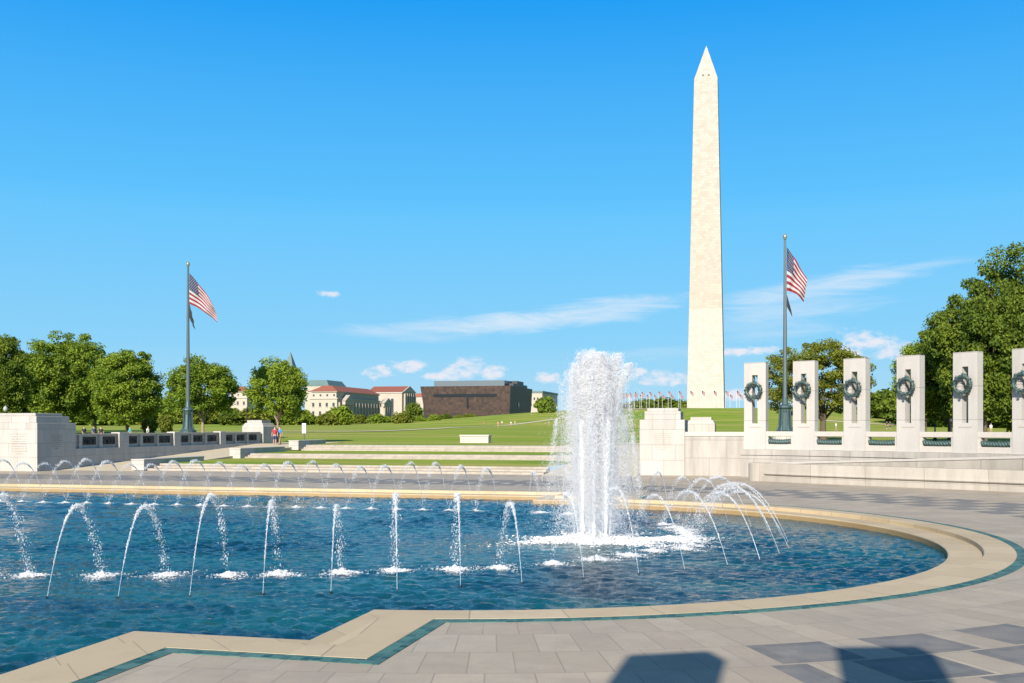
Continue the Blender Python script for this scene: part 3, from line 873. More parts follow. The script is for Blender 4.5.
# ring of flags round it
def flag_mat(name, stars):
    m, nt, p = newmat(name)
    uvn = nt.nodes.new('ShaderNodeUVMap')
    u, v, _ = sep(nt, V(nt, uvn.outputs[0]))                          # u along the fly, v down the hoist
    stripe = ((v * 6.5).f('FRACT') < 0.5)
    c = mix(nt, stripe, (0.46, 0.455, 0.455), (0.24, 0.002, 0.010))
    can = (u < 0.4) * (v < 7 / 13)
    blue = (0.006, 0.010, 0.065)
    if stars:
        a = u / 0.4 * 6.0; b = v / (7 / 13) * 5.0
        d1 = (((a.f('FRACT') - 0.5) * 1.25).f('POWER', 2.0) + (b.f('FRACT') - 0.5).f('POWER', 2.0)) < 0.022
        a2 = a + 0.5; b2 = b + 0.5
        d2 = (((a2.f('FRACT') - 0.5) * 1.25).f('POWER', 2.0) + (b2.f('FRACT') - 0.5).f('POWER', 2.0)) < 0.022
        cc = mix(nt, d1.f('MAXIMUM', d2), blue, (0.5, 0.5, 0.5))
    else: cc = mix(nt, 0.0, blue, blue)
    c = mix(nt, can, c, cc)
    setin(nt, p, 'Base Color', c); p.inputs['Roughness'].default_value = 0.7
    t = nt.nodes.new('ShaderNodeBsdfTranslucent'); nt.links.new(c.s, t.inputs[0])
    mx = nt.nodes.new('ShaderNodeMixShader'); mx.inputs[0].default_value = 0.18
    nt.links.new(p.outputs[0], mx.inputs[1]); nt.links.new(t.outputs[0], mx.inputs[2])
    nt.links.new(mx.outputs[0], nt.nodes['Material Output'].inputs[0])
    return m
M_FLAG = flag_mat('striped_flag', True); M_FLAG_FAR = flag_mat('striped_flag_far', False)
M_FLAG_DARK = plain('black_flag', (0.012, 0.016, 0.02), 0.8)
def cloth(corner, fold, nu=36, nv=20, waves=3.0, thick=0.012):
    """flag cloth: corner(u, v) gives (x, z), fold is the depth of its ripples; has uv, and real thickness"""
    bm = bmesh.new(); uvl = bm.loops.layers.uv.new('UVMap')
    g = []
    for j in range(nv + 1):
        row = []
        for i in range(nu + 1):
            u, v = i / nu, j / nv; x, z = corner(u, v)
            y = fold * u ** 0.6 * math.sin(6.28 * (waves * u * 0.8 + 0.35 * v * waves)) + 0.35 * fold * math.sin(9 * v + 4 * u) * u
            row.append((bm.verts.new((x, y, z)), (u, v)))
        g.append(row)
    for j in range(nv):
        for i in range(nu):
            q = [g[j][i], g[j + 1][i], g[j + 1][i + 1], g[j][i + 1]]
            f = bm.faces.new([a[0] for a in q])
            for lp, a in zip(f.loops, q): lp[uvl].uv = a[1]
            f.smooth = True
    return bm
def lerp2(tl, tr, bl, br, sag=0.0):
    def c(u, v):
        s = sag * math.sin(math.pi * u)
        return tuple((tl[k] * (1 - u) + tr[k] * u) * (1 - v) + (bl[k] * (1 - u) + br[k] * u) * v + (s if k else -0.35 * s) for k in (0, 1))
    return c
M_POLE_WHITE = plain('white_pole', (0.7, 0.7, 0.7), 0.4)
fp = thing('flagpole', 'slim white pole with small striped flag in the ring round the obelisk', 'flagpole', (0, 0, 0), 0, 'flags ringing the obelisk')
bm = bmesh.new(); tube(bm, [(0, 0, -0.4), (0, 0, 7.6)], [0.075, 0.05], 6); obj('pole', bm, M_POLE_WHITE, fp)
obj('flag', cloth(lerp2((0, 7.5), (1.5, 6.5), (0, 6.2), (1.35, 5.0), 0.15), 0.12, 10, 6), M_FLAG_FAR, fp)
n = 0
for k in range(50):
    a = 2 * math.pi * (k + 0.5) / 50
    x, y = MON[0] + 39.5 * math.cos(a), MON[1] + 39.5 * math.sin(a)
    dd = -x * SN + y * CS; px = 512 + FPX * (x * CS + y * SN) / dd
    if y > MON[1] + 2 and 686 < px < 728: continue                    # hidden behind the shaft
    o = fp if n == 0 else copy_tree(fp); n += 1
    o.location = (x, y, GH(x, y)); o.rotation_euler = (0, 0, R(-12) + 0.3 * math.sin(k * 2.3))

# two great flagpoles on bronze bases
def flagpole(label, x, y, ztop, flag_bm, flag_label, dark_label, lowz, px, big=1.0):
    zg = 1.42
    t = thing('flagpole', label, 'flagpole', (x, y, zg))
    h = ztop - zg
    bm = bmesh.new(); lathe(bm, [(1.25, 0), (1.25, 0.45), (1.0, 0.5), (1.0, 0.95)], 16); obj('plinth', bm, M_STONE, t)
    bm = bmesh.new(); lathe(bm, [(0.74, 0.95), (0.74, 1.25), (0.58, 1.35), (0.44, 1.6), (0.34, 2.7), (0.38, 3.0), (0.50, 3.1), (0.48, 3.25), (0.26, 3.35), (0.19, 3.9)], 12)
    for k in range(6):
        a = k * math.pi / 3; tube(bm, [(0.66 * math.cos(a), 0.66 * math.sin(a), 1.0), (0.46 * math.cos(a), 0.46 * math.sin(a), 1.7), (0.40 * math.cos(a), 0.40 * math.sin(a), 3.0)], [0.10, 0.06, 0.07], 6)
    obj('bronze_base', bm, M_BRONZE_BASE, t)
    bm = bmesh.new(); tube(bm, [(0, 0, 3.2), (0, 0, h * 0.5), (0, 0, h)], [0.19, 0.15, 0.085], 12); obj('pole', bm, M_POLE, t)
    bm = bmesh.new(); lathe(bm, [(0.04, h), (0.1, h + 0.05), (0.12, h + 0.1), (0.15, h + 0.2), (0.17, h + 0.28), (0.13, h + 0.38), (0.05, h + 0.48)], 12); obj('finial', bm, M_GOLD, t, smooth=True)
    a = -YAW * 0.0
    f = tag(obj('flag', flag_bm, M_FLAG), flag_label, 'flag'); f.location = (x + 0.14, y, 0); f.rotation_euler = (0, 0, R(8))
    g = tag(obj('black_flag', cloth(lerp2((0, lowz), (0.34 * big, lowz - 1.3 * big), (0.0, lowz - 1.0 * big), (0.42 * big, lowz - 1.85 * big), 0.05), 0.08, 10, 8), M_FLAG_DARK), dark_label, 'flag'); g.location = (x + 0.14, y, 0)
xl, yl = W(188, 93.0); z_l = lambda py: ZZ(py, 93.0)
k = 93.0 / 1024
fl = cloth(lerp2((0, z_l(273)), (25.5 * k, z_l(306)), (0, z_l(304)), (29 * k, z_l(323)), 0.25), 0.17, waves=2.2)
flagpole('tall grey flagpole on bronze base behind the panel wall', xl, yl, z_l(267), fl, 'striped flag drooping from the pole above the panel wall', 'small black flag hanging limp below the flag at left', z_l(303), 188, 1.35)
xr, yr = W(785, 80.5); z_r = lambda py: ZZ(py, 80.5)
k = 80.5 / 1024
fr = cloth(lerp2((0, z_r(247)), (19.5 * k, z_r(279)), (0, z_r(291)), (17 * k, z_r(302)), 0.25), 0.17, waves=2.0)
flagpole('tall grey flagpole on bronze base between the first two pillars', xr, yr, z_r(240), fr, 'striped flag hanging from the pole right of the obelisk', 'small black flag hanging limp below the flag at right', z_r(294), 785)

# ------------------------------------------------------------------ buildings
M_LIME = masonry('limestone', (0.56, 0.49, 0.40), 3.0, 1.2, 0.03, 0.05, 0.8)
M_ROOF = plain('red_tile_roof', (0.27, 0.085, 0.052), 0.8, 0, 0.2, 0.5)
M_GREENROOF = plain('green_copper_roof', (0.10, 0.17, 0.17), 0.6, 0, 0.15, 0.3)
M_GLASS = plain('dark_window', (0.05, 0.06, 0.075), 0.2)
def bpart(parent, name, mat, *boxes):
    bm = bmesh.new()
    for b in boxes: box(bm, *b)
    return obj(name, bm, mat, parent)
def hip(parent, x0, x1, y0, y1, z0, h, inset, mat=None, name='roof'):
    bm = bmesh.new(); frustum(bm, (x0, x1, y0, y1), (x0 + inset, x1 - inset, y0 + inset, y1 - inset), z0, z0 + h); return obj(name, bm, mat or M_ROOF, parent)
def gable_s(parent, x0, x1, y0, y1, z0, h, mat, name):
    """ridge along x, gable end towards +x"""
    bm = bmesh.new(); ym = (y0 + y1) / 2
    a = [bm.verts.new((x0, y, z)) for y, z in ((y0, z0), (y1, z0), (ym, z0 + h))]; b = [bm.verts.new((x1, y, z)) for y, z in ((y0, z0), (y1, z0), (ym, z0 + h))]
    bm.faces.new(a[::-1]); bm.faces.new(b)
    for i in range(3): bm.faces.new((a[i], a[(i + 1) % 3], b[(i + 1) % 3], b[i]))
    bmesh.ops.recalc_face_normals(bm, faces=bm.faces[:])
    return obj(name, bm, mat, parent)
def wing(label, px_corner, x, px_far, width, ztop, cornice, group=None, roof_h=4.5, cols=0, porticos=(), nwin=4):
    """limestone block: its south face runs east along x from px_corner to px_far; its west front is `width` wide"""
    y0 = WX(px_corner, x); y1 = WX(px_far, x); zb = GH(x, y0) - 1
    t = thing('federal_building', label, 'building', (x, y0, 0), 0, group)
    L = y1 - y0; Wd = width
    bpart(t, 'wall', M_LIME, (-Wd, 0, 0, L, zb, ztop - 5.2), (-Wd + 0.8, -0.8, 0.8, L - 0.8, ztop - 4.6, ztop - 0.6))
    bpart(t, 'cornice', M_WHITE, (-Wd - 0.7, 0.7, -0.7, L + 0.7, ztop - 5.2, ztop - 4.6), (-Wd, 0.0, 0, L, ztop - 0.6, ztop))
    hip(t, -Wd - 0.4, 0.4, -0.4, L + 0.4, ztop + 0.003, roof_h, min(Wd * 0.36, 9))
    for k in range(nwin):                                             # west front
        wx = -Wd + Wd * (k + 0.5) / nwin
        for z, hh in ((ztop - 10.5, 2.6), (ztop - 16.5, 2.8)):
            f = bpart(t, 'window', M_GLASS, (wx - 0.8, wx + 0.8, -0.12, 0.3, z, z + hh))
            bpart(f, 'sill', M_WHITE, (wx - 1.1, wx + 1.1, -0.35, 0.2, z - 0.4, z - 0.05))
        bpart(t, 'attic_window', M_GLASS, (wx - 0.6, wx + 0.6, 0.68, 1.0, ztop - 3.4, ztop - 2.0))
    for k in range(cols):                                             # south colonnade
        yc = L * (k + 0.5) / cols
        bm = bmesh.new(); tube(bm, [(0.55, yc, zb), (0.55, yc, ztop - 7.5)], [0.75, 0.65], 8); obj('column', bm, M_LIME, t)
    for k, (pa, pb) in enumerate(porticos):
        ya, yb = WX(pa, x) - y0, WX(pb, x) - y0
        bpart(t, 'portico_block', M_LIME, (0.02, 3.2, ya, yb, ztop - 9, ztop - 6.4))
        gable_s(t, 0.02, 3.6, ya - 0.5, yb + 0.5, ztop - 6.39, 4.2, M_LIME, 'pediment')
        for j in range(4):
            yc = ya + (yb - ya) * (j + 0.5) / 4
            bm = bmesh.new(); tube(bm, [(2.4, yc, zb), (2.4, yc, ztop - 9)], [0.9, 0.75], 8); obj('portico_column', bm, M_LIME, t)
    return t
wing('cream building with low red roof left of the brown museum', 337, -280, 380, 20, 27.5, 0, roof_h=4.2, cols=14, porticos=((341, 349.5), (380.3, 388.5)), nwin=4)
wing('cream pavilion half hidden behind the round tree on the lawn', 247, -390, 253, 16, 31.0, 0, roof_h=4.0, nwin=3)
wing('cream colonnaded building glimpsed between the left trees', 172, -520, 178, 22, 27.0, 0, roof_h=0.8, nwin=5)
# gabled pavilion
x = -280; y0 = WX(402, x); y1 = WX(414.5, x); zb = GH(x, y0) - 1
t = thing('federal_building', 'cream temple-fronted pavilion with red gable roof beside the museum', 'building', (x, y0, 0))
L = y1 - y0
bpart(t, 'wall', M_LIME, (-30, 0, 0, L, zb, 30.5))
bpart(t, 'cornice', M_WHITE, (-30, 0.6, -0.6, L + 0.6, 30.5, 31.4))
gable_s(t, -30, 0.5, -0.9, L + 0.9, 31.41, 5.2, M_ROOF, 'roof'); gable_s(t, 0.51, 1.6, -0.9, L + 0.9, 31.41, 5.3, M_LIME, 'pediment')
for j in range(6):
    yc = L * (j + 0.5) / 6; bm = bmesh.new(); tube(bm, [(1.4, yc, zb), (1.4, yc, 30.5)], [1.0, 0.85], 8); obj('column', bm, M_LIME, t)
bpart(t, 'window', M_GLASS, (-9.5, -7.2, -0.1, 0.3, zb + 4, 26)); 
for k in range(2): bpart(t, 'window', M_GLASS, (-20 - 5 * k, -18.5 - 5 * k, -0.1, 0.3, 19, 22))
# flat green roof behind
x0, yA = W(305, 900); x1, _ = W(331, 900)
t = thing('roofed_hall', 'long green-roofed hall showing above the red roofs', 'building', (x0, yA, 0))
bpart(t, 'wall', M_LIME, (0, x1 - x0, 0, 40, 4, ZZ(386, 900)))
hip(t, -0.5, x1 - x0 + 0.5, -0.5, 40, ZZ(386, 900) + 0.01, 5.2, 3.5, M_GREENROOF)
x0, yA = W(414.5, 950); x1, _ = W(424, 950)
t = thing('roofed_hall', 'small red-roofed wing tucked against the museum\'s left side', 'building', (x0, yA, 0))
bpart(t, 'wall', M_LIME, (0, x1 - x0, 0, 30, 4, ZZ(397, 950))); hip(t, -0.5, x1 - x0 + 0.5, -0.5, 30, ZZ(397, 950) + 0.01, 3.5, 2.0)
# pointed clock-tower roof
xs_, ys_ = W(290.5, 1350)
t = thing('tower', 'distant grey pointed tower roof poking above the round tree', 'tower', (xs_, ys_, 0))
bpart(t, 'shaft', M_LIME, (-6.5, 6.5, -6.5, 6.5, 5, 78))
bm = bmesh.new(); frustum(bm, (-7, 7, -7, 7), (-0.3, 0.3, -0.3, 0.3), 78.01, ZZ(352, 1350)); obj('roof', bm, M_GREENROOF, t)
# bronze museum
def museum_mat():
    m, nt, p = newmat('bronze_lattice')
    g = tex(nt, 'Object'); x, y, z = sep(nt, g)
    n = noise(nt, g, 0.9, 6, 0.75)
    pan = noise(nt, comb(nt, ((x + y) * 0.55).f('FLOOR'), (z * 0.55).f('FLOOR'), 2.0), 1.7, 0)
    c = mix(nt, (n * 0.5 + pan * 0.5).ramp(0.3, 0.7), (0.024, 0.0135, 0.010), (0.072, 0.038, 0.027))
    setin(nt, p, 'Base Color', c); p.inputs['Roughness'].default_value = 0.55; p.inputs['Metallic'].default_value = 0.2
    bump(nt, p, pan, 0.5, 0.2)
    return m
M_MUS = museum_mat()
x = -164.7; y0 = 680; zb = GH(x, y0) - 2
t = thing('museum_building', 'wide brown bronze-clad museum with outward-leaning walls', 'building', (x, y0, 0))
bm = bmesh.new(); frustum(bm, (-60, -1.2, 1.5, 68), (-62, -0.6, 0.9, 68.6), zb, 15); frustum(bm, (-62, -0.5, 0.8, 68.7), (-64.5, 0.3, 0, 69.5), 15.01, 31.3); obj('corona', bm, M_MUS, t)
zz = lambda py: ZZ(py, 700)
M_SLIT = plain('dark_slit_glass', (0.012, 0.014, 0.018), 0.25)
bpart(t, 'window', M_SLIT, (-55, -9.5, 0.1, 0.7, zz(396.6), zz(393.6)))
bpart(t, 'window', M_SLIT, (-31, -29.6, 0.2, 0.9, zz(408), zz(397)))
bpart(t, 'window', M_SLIT, (-0.8, 0.0, 24, 28, zz(406), zz(402)))
M_ROOFGLASS = plain('roof_glass', (0.13, 0.16, 0.18), 0.3)
rb = bpart(t, 'rooftop', M_ROOFGLASS, (-57, -6, 8, 60, 31.31, zz(380.5) + 0.6))
bpart(rb, 'parapet', M_DARK, (-4, -1, 14, 58, 31.31, zz(382.5)), (-10, -2, 30, 50, 31.32, zz(379)))
# pale block right of the museum
x0, yA = W(528, 900); x1, _ = W(543, 900)
t = thing('office_building', 'pale flat-roofed office block right of the museum', 'building', (x0, yA, 0))
bpart(t, 'wall', M_LIME, (0, x1 - x0, 0, 70, 6, ZZ(393, 900)))
bpart(t, 'roof', M_GREENROOF, (-0.5, x1 - x0 + 0.5, -0.5, 71, ZZ(393, 900) + 0.01, ZZ(391, 900)))
for k in range(4):
    for j in range(2): bpart(t, 'window', M_GLASS, (2 + 3 * k, 3.4 + 3 * k, -0.1, 0.3, ZZ(400 + 6 * j, 900), ZZ(397.5 + 6 * j, 900)))

# ------------------------------------------------------------------ trees
def crown_np(seed, rx, ry, rz, zc, nclump, leaves, leaf, clump_r, flat=0.75, gap=0.0, low=-0.85):
    """leaf clumps packed unevenly through a lumpy crown; returns vertices and quads"""
    rng = np.random.default_rng(seed)
    lob = rng.normal(size=(9, 3)); lob /= np.linalg.norm(lob, axis=1)[:, None]
    lobr = rng.uniform(0.78, 1.12, 9)
    C = []
    while len(C) < nclump:
        d = rng.normal(size=3); d /= np.linalg.norm(d)
        if d[2] < low: continue
        w = np.exp(5 * (lob @ d - 1)); rad = (w * lobr).sum() / w.sum()
        s = rad * rng.uniform(0.25, 1.0) ** 0.45
        C.append([d[0] * rx * s, d[1] * ry * s, zc + d[2] * rz * s, s])
    C = np.array(C)
    n = nclump * leaves
    ci = np.repeat(np.arange(nclump), leaves)
    cr = clump_r * rng.uniform(0.55, 1.35, nclump)[ci]
    o = rng.normal(size=(n, 3)); o /= np.linalg.norm(o, axis=1)[:, None]
    o *= (rng.random(n) ** 0.45)[:, None] * cr[:, None]; o[:, 2] *= flat
    P = C[ci, :3] + o
    nrm = o / np.maximum(np.linalg.norm(o, axis=1), 1e-6)[:, None] + 0.8 * rng.normal(size=(n, 3)) + np.array([0, 0, 0.5])
    nrm /= np.linalg.norm(nrm, axis=1)[:, None]
    a = np.cross(nrm, rng.normal(size=(n, 3))); a /= np.linalg.norm(a, axis=1)[:, None]
    b = np.cross(nrm, a)
    L = leaf * rng.uniform(0.6, 1.35, n)[:, None]
    Vv = np.stack([P - a * L * 0.5, P + b * L * 0.33, P + a * L * 0.5, P - b * L * 0.33], 1).reshape(-1, 3)
    F = np.arange(n * 4).reshape(-1, 4)
    return Vv, F, C
def trunk_bm(seed, C, h0, r, splay=7, fork=False):
    """tapered trunk with limbs reaching into the clumps C"""
    rng = random.Random(seed); bm = bmesh.new()
    zt = max(c[2] for c in C)
    top = (rng.uniform(-.3, .3), rng.uniform(-.3, .3), h0 + (zt - h0) * 0.55)
    tube(bm, [(0, 0, -0.4), (0.02, 0, 0.3), (0.05, 0.05, h0), top], [r * 1.5, r, r * 0.75, r * 0.2], 8)
    for k in range(splay):
        c = C[rng.choice([i for i in range(len(C)) if C[i][2] > h0 * 1.5])]
        s = rng.uniform(0.75, 1.0) * h0
        m = (c[0] * 0.4, c[1] * 0.4, s + (c[2] - s) * 0.55)
        tube(bm, [(0.03, 0.03, s), m, (c[0] * 0.9, c[1] * 0.9, c[2])], [r * 0.5, r * 0.3, r * 0.08], 6)
    return bm
PROTO = {}
def tree_kind(key, seed, rx, ry, rz, zc, nclump, leaves, leaf, clump_r, h0, r, bark=None, **kw):
    v, f, C = crown_np(seed, rx, ry, rz, zc, nclump, leaves, leaf, clump_r, **kw)
    me = from_np('crown', v, f); bm = trunk_bm(seed, C, h0, r)
    tm = bpy.data.meshes.new('trunk'); bm.to_mesh(tm); bm.free()
    tm.materials.append(bark or M_BARK); me.materials.append(None)
    PROTO[key] = (me, tm, zc + rz)
def tree(key, label, px, d, ztop, widen=1.0, mat=None, rot=0.0, group=None, name='tree', dz=0.0, base=None):
    """plant a copy of a tree kind so that its tip is at height ztop"""
    me, tm, h = PROTO[key]
    x, y = W(px, d); z = (GH(x, y) if y > 92 else 1.41) if base is None else base
    t = thing(name, label, 'shrub' if 'shrub' in name else 'tree', (x, y, z + dz), rot, group)
    s = (ztop - z - dz) / h
    t.scale = (s * widen, s * widen, s)
    o = obj('trunk', tm, None, t)
    c = obj('crown', me, None, t); c.material_slots[0].link = 'OBJECT'; c.material_slots[0].material = mat or M_LEAF
    return t
# kinds (unit: metres at scale 1)
tree_kind('round', 11, 3.6, 3.6, 3.4, 5.5, 210, 150, 0.22, 0.72, 2.3, 0.17, M_BARK_PALE)
tree_kind('spread', 23, 5.8, 5.8, 4.9, 6.9, 320, 160, 0.26, 0.92, 2.4, 0.26, low=-1.1)
tree_kind('ragged', 37, 5.0, 5.0, 5.6, 7.0, 290, 160, 0.26, 0.88, 2.4, 0.24, low=-1.1)
tree_kind('oak', 41, 7.0, 7.0, 5.3, 7.6, 270, 170, 0.25, 0.95, 2.6, 0.42, flat=0.6, low=-0.85)
tree_kind('great', 53, 8.6, 8.6, 8.8, 9.6, 430, 200, 0.28, 1.15, 3.0, 0.45, flat=0.6, low=-1.1)
tree_kind('bush', 61, 3.6, 3.6, 3.0, 3.1, 110, 45, 0.60, 0.9, 0.8, 0.15, low=-1.1)
tree_kind('bush2', 67, 4.8, 4.2, 3.4, 3.6, 120, 45, 0.65, 1.0, 0.8, 0.18, low=-1.1)
# near row on the left lawn
G1 = 'trees on the lawn at left'
tree('round', 'rounded bright green tree right of the end block, tower roof above it', 277.5, 104, ZZ(358, 104), 0.97, M_LEAF, 0.4, G1)
tree('round', 'rounded green tree directly behind the left flagpole', 203, 122, ZZ(357, 122), 1.08, M_LEAF, 2.2, G1)
tree('ragged', 'tall full tree between the dark left wood and the left flagpole', 127, 128, ZZ(344, 128), 1.02, M_LEAF, 1.1, G1)
tree('spread', 'broad tree rising above the right end of the left stone block', 62, 140, ZZ(334, 140), 1.0, M_LEAF, 0.3, G1)
tree('ragged', 'tall dark tree cut off by the left edge above the stone block', -2, 120, ZZ(327, 120), 0.8, M_LEAF_DARK, 2.0, G1)
tree('spread', 'dark tree filling the gap low behind the left stone block', 22, 165, ZZ(352, 165), 1.1, M_LEAF_DARK, 4.0, G1)
tree('spread', 'dark shady tree in the background between two tall left trees', 95, 190, ZZ(362, 190), 1.1, M_LEAF_DARK, 5.0, G1)
tree('spread', 'dark background tree behind the broad left tree', 50, 205, ZZ(360, 205), 1.3, M_LEAF_DARK, 1.0, G1)
# small lawn trees
for px, d, top, lab in ((150, 150, 417, 'little sapling on the lawn left of the left flagpole'), (165, 170, 414, 'small yellow-green bush tree next to the left flagpole')):
    tree('bush', lab, px, d, ZZ(top, d), 0.7, M_LEAF_OLIVE, px, 'saplings on the far lawn', 'shrub')
# belt below the buildings
rng = random.Random(5)
GB = 'shrubby trees in the belt below the red roofs'
for i in range(40):
    px = 2 + i * 12.0 + rng.uniform(-4, 4); d = rng.uniform(400, 520)
    if px > 478: break
    top = 402 + rng.uniform(-3, 6) - (2.5 if px < 200 else 0)
    if px > 220: top += 5
    if px > 300: top = 413 + rng.uniform(-2, 4)
    tree(rng.choice(['bush', 'bush2']), 'dark bushy tree in the belt below the distant red roofs', px, d, ZZ(top, d), 1.25, rng.choice([M_LEAF, M_LEAF_DARK, M_LEAF, M_LEAF_OLIVE]), rng.uniform(0, 6), GB, dz=-1.5)
tree('bush2', 'leafy tree in front of the red-roofed building\'s corner', 340, 420, ZZ(405, 420), 0.95, M_LEAF, 1.0, GB, dz=-1)
tree('bush2', 'dense green tree against the museum\'s left edge', 413, 480, ZZ(402, 480), 0.8, M_LEAF_DARK, 2.0, GB, dz=-1)
tree('bush2', 'rounded tree between the pale office block and the plume', 545, 430, ZZ(396, 430), 0.95, M_LEAF, 1.0, 'trees near the museum', dz=-1)
tree('bush', 'low shrub at the foot of the museum wall', 473, 600, ZZ(414, 600), 1.2, M_LEAF, 1.0, 'trees near the museum', 'shrub')
for px, top in ((628, 402), (646, 398.5), (660, 397), (674, 399), (686, 401)):
    tree('bush2', 'dark tree behind the ring of flags left of the obelisk', px, 640, ZZ(top, 640), 1.4, M_LEAF_DARK, px, 'trees behind the obelisk flags')
# right side
G2 = 'trees behind the colonnade'
tree('oak', 'spreading olive-green tree behind the flagpole and first pillars', 823, 112, ZZ(340, 112), 1.05, M_LEAF_OLIVE, 0.6, G2)
tree('great', 'huge dark green tree at the right edge, tallest of all', 1037, 92, ZZ(249, 92), 0.92, M_LEAF_DARK, 0.5, G2)
tree('ragged', 'dark green tree behind the fourth pillar, sloping down from the tallest', 950, 98, ZZ(318, 98), 1.0, M_LEAF_DARK, 3.6, G2)
tree('spread', 'mid-green tree rising between the two darkest right-hand trees', 985, 88, ZZ(285, 88), 0.75, M_LEAF_DARK, 1.2, G2)
tree('ragged', 'lighter green tree peeping left of the fourth pillar', 925, 125, ZZ(335, 125), 0.85, M_LEAF, 5.0, G2)
for px, d, top, w in ((888, 330, 388, 1.2), (872, 360, 392, 1.1), (905, 300, 390, 1.2), (1000, 240, 385, 1.6), (960, 260, 388, 1.6), (930, 280, 389, 1.5), (1040, 240, 380, 1.6)):
    tree('bush2', 'distant bushy tree at the far edge of the right lawn', px, d, ZZ(top, d), w, M_LEAF_DARK, px, 'distant trees beyond the right lawn', dz=-1)

# ------------------------------------------------------------------ fountain water
OCT_V = np.array([[1, 0, 0], [-.5, .866, 0], [-.5, -.866, 0], [0, 0, 1], [0, 0, -1]], float)
OCT_F = np.array([[0, 1, 3], [1, 2, 3], [2, 0, 3], [1, 0, 4], [2, 1, 4], [0, 2, 4]])
def drops(P, S):
    """a drop at each point of P with half-sizes S (n, 3)"""
    v = (P[:, None, :] + OCT_V[None] * S[:, None, :]).reshape(-1, 3)
    f = (np.arange(len(P))[:, None, None] * 5 + OCT_F[None]).reshape(-1, 3)
    return v, f
rng = np.random.default_rng(8)
FX, FY = -4.62, 29.6
t = thing('central_fountain', 'tall white plume of water bursting up in the pool', 'fountain', (FX, FY, WZ))
G_ = 9.81; NOZ = 7
noz = [(0.42 * math.cos(2 * math.pi * k / NOZ + 0.3), 0.42 * math.sin(2 * math.pi * k / NOZ + 0.3)) for k in range(NOZ)]
def plume(n, tmin, tmax, spread, vs, size, seed, outv=0.22, elong=1.6):
    rng = np.random.default_rng(seed)
    k = rng.integers(0, NOZ, n); nz = np.array(noz)[k]
    # water leaves in pulses, so each jet tops out at uneven heights
    pulse = rng.integers(0, 5, n)
    pv = np.random.default_rng(77).normal(-0.03, 0.055, (NOZ, 5))[k, pulse]; pd = np.random.default_rng(78).normal(0, 0.30, (NOZ, 5, 2))[k, pulse]
    v0 = math.sqrt(2 * G_ * 5.1) * (1 + np.minimum(pv, 0.035) - np.abs(rng.normal(0, vs, n)))
    tt = rng.uniform(tmin, tmax, n) * 2 * v0 / G_
    grow = np.clip(tt / 1.0, 0, 1)
    vx = nz[:, 0] / 0.42 * outv + pd[:, 0] * 0.62 + rng.normal(0, spread, n); vy = nz[:, 1] / 0.42 * outv + pd[:, 1] * 0.62 + rng.normal(0, spread, n)
    P = np.stack([nz[:, 0] + vx * tt * (0.35 + 0.65 * grow), nz[:, 1] + vy * tt * (0.35 + 0.65 * grow), v0 * tt - 0.5 * G_ * tt ** 2], -1)
    P[:, :2] += rng.normal(0, 0.025, (n, 2))
    P = P[P[:, 2] > 0.0]
    s = size * rng.lognormal(0, 0.35, len(P)); S = np.stack([s, s, s * rng.uniform(1.0, elong, len(P))], -1)
    return drops(P, S)
def stuff(o): o['kind'] = 'stuff'; return o
v, f = plume(330000, 0.06, 0.52, 0.085, 0.03, 0.0062, 1, 0.12, 2.6); stuff(obj('rising_plume', from_np('rising_plume', v, f), M_MIST, t, smooth=True))
def curtain(n, ns, seed, size, sd, zlo):
    """spray coming down in ragged strings round the jets"""
    rng = np.random.default_rng(seed)
    c = rng.normal(0, sd, (ns, 2)); rad = np.hypot(c[:, 0], c[:, 1])
    top = 5.15 - 1.0 * (rad / 0.9) ** 2 + rng.normal(0, 0.36, ns); top = np.clip(top, 2.2, 5.5)
    bot = rng.uniform(zlo, 2.2, ns) * rng.uniform(0, 1, ns); w = rng.uniform(0.03, 0.12, ns)
    k = rng.integers(0, ns, n); q = rng.random(n) ** 1.45                 # 0 at the top
    z = top[k] - (top[k] - bot[k]) * q
    out = 1 + 0.28 * q
    P = np.stack([c[k, 0] * out + rng.normal(0, 1, n) * w[k] * (0.8 + q), c[k, 1] * out + rng.normal(0, 1, n) * w[k] * (0.8 + q), z + rng.normal(0, 0.05, n)], -1)
    P = P[P[:, 2] > 0]; sz = size * rng.lognormal(0, 0.35, len(P))
    return drops(P, np.stack([sz, sz, sz * rng.uniform(1, 2.4, len(P))], -1))
v, f = curtain(270000, 190, 5, 0.0060, 0.40, 0.0); stuff(obj('falling_spray', from_np('falling_spray', v, f), M_MIST, t, smooth=True))
v, f = curtain(30000, 260, 6, 0.0052, 0.55, 0.0); stuff(obj('fine_spray', from_np('fine_spray', v, f), M_MIST2, t, smooth=True))
v, f = plume(16000, 0.4, 1.0, 0.36, 0.09, 0.0052, 12, 0.2, 1.6); stuff(obj('fine_spray', from_np('fine_spray', v, f), M_MIST2, t, smooth=True))
for k, (nx_, ny_) in enumerate(noz):
    rr = random.Random(k); bm = bmesh.new(); pts, rad = [], []
    for i in range(18):
        q = i / 17; z = 3.6 * q; pts.append((nx_ * (1 + 0.12 * q) + rr.uniform(-.008, .008), ny_ * (1 + 0.12 * q) + rr.uniform(-.008, .008), z)); rad.append((0.03 + 0.09 * q + rr.uniform(-.02, .02)) * (1 if i < 17 else 0.3))
    tube(bm, pts, rad, 7); obj('water_stream', bm, M_FOAM, t)
    bm = bmesh.new(); lathe(bm, [(0.05, -0.15), (0.05, 0.03), (0.035, 0.06)], 8, nx_, ny_); obj('nozzle', bm, M_BRONZE_DARK, t)
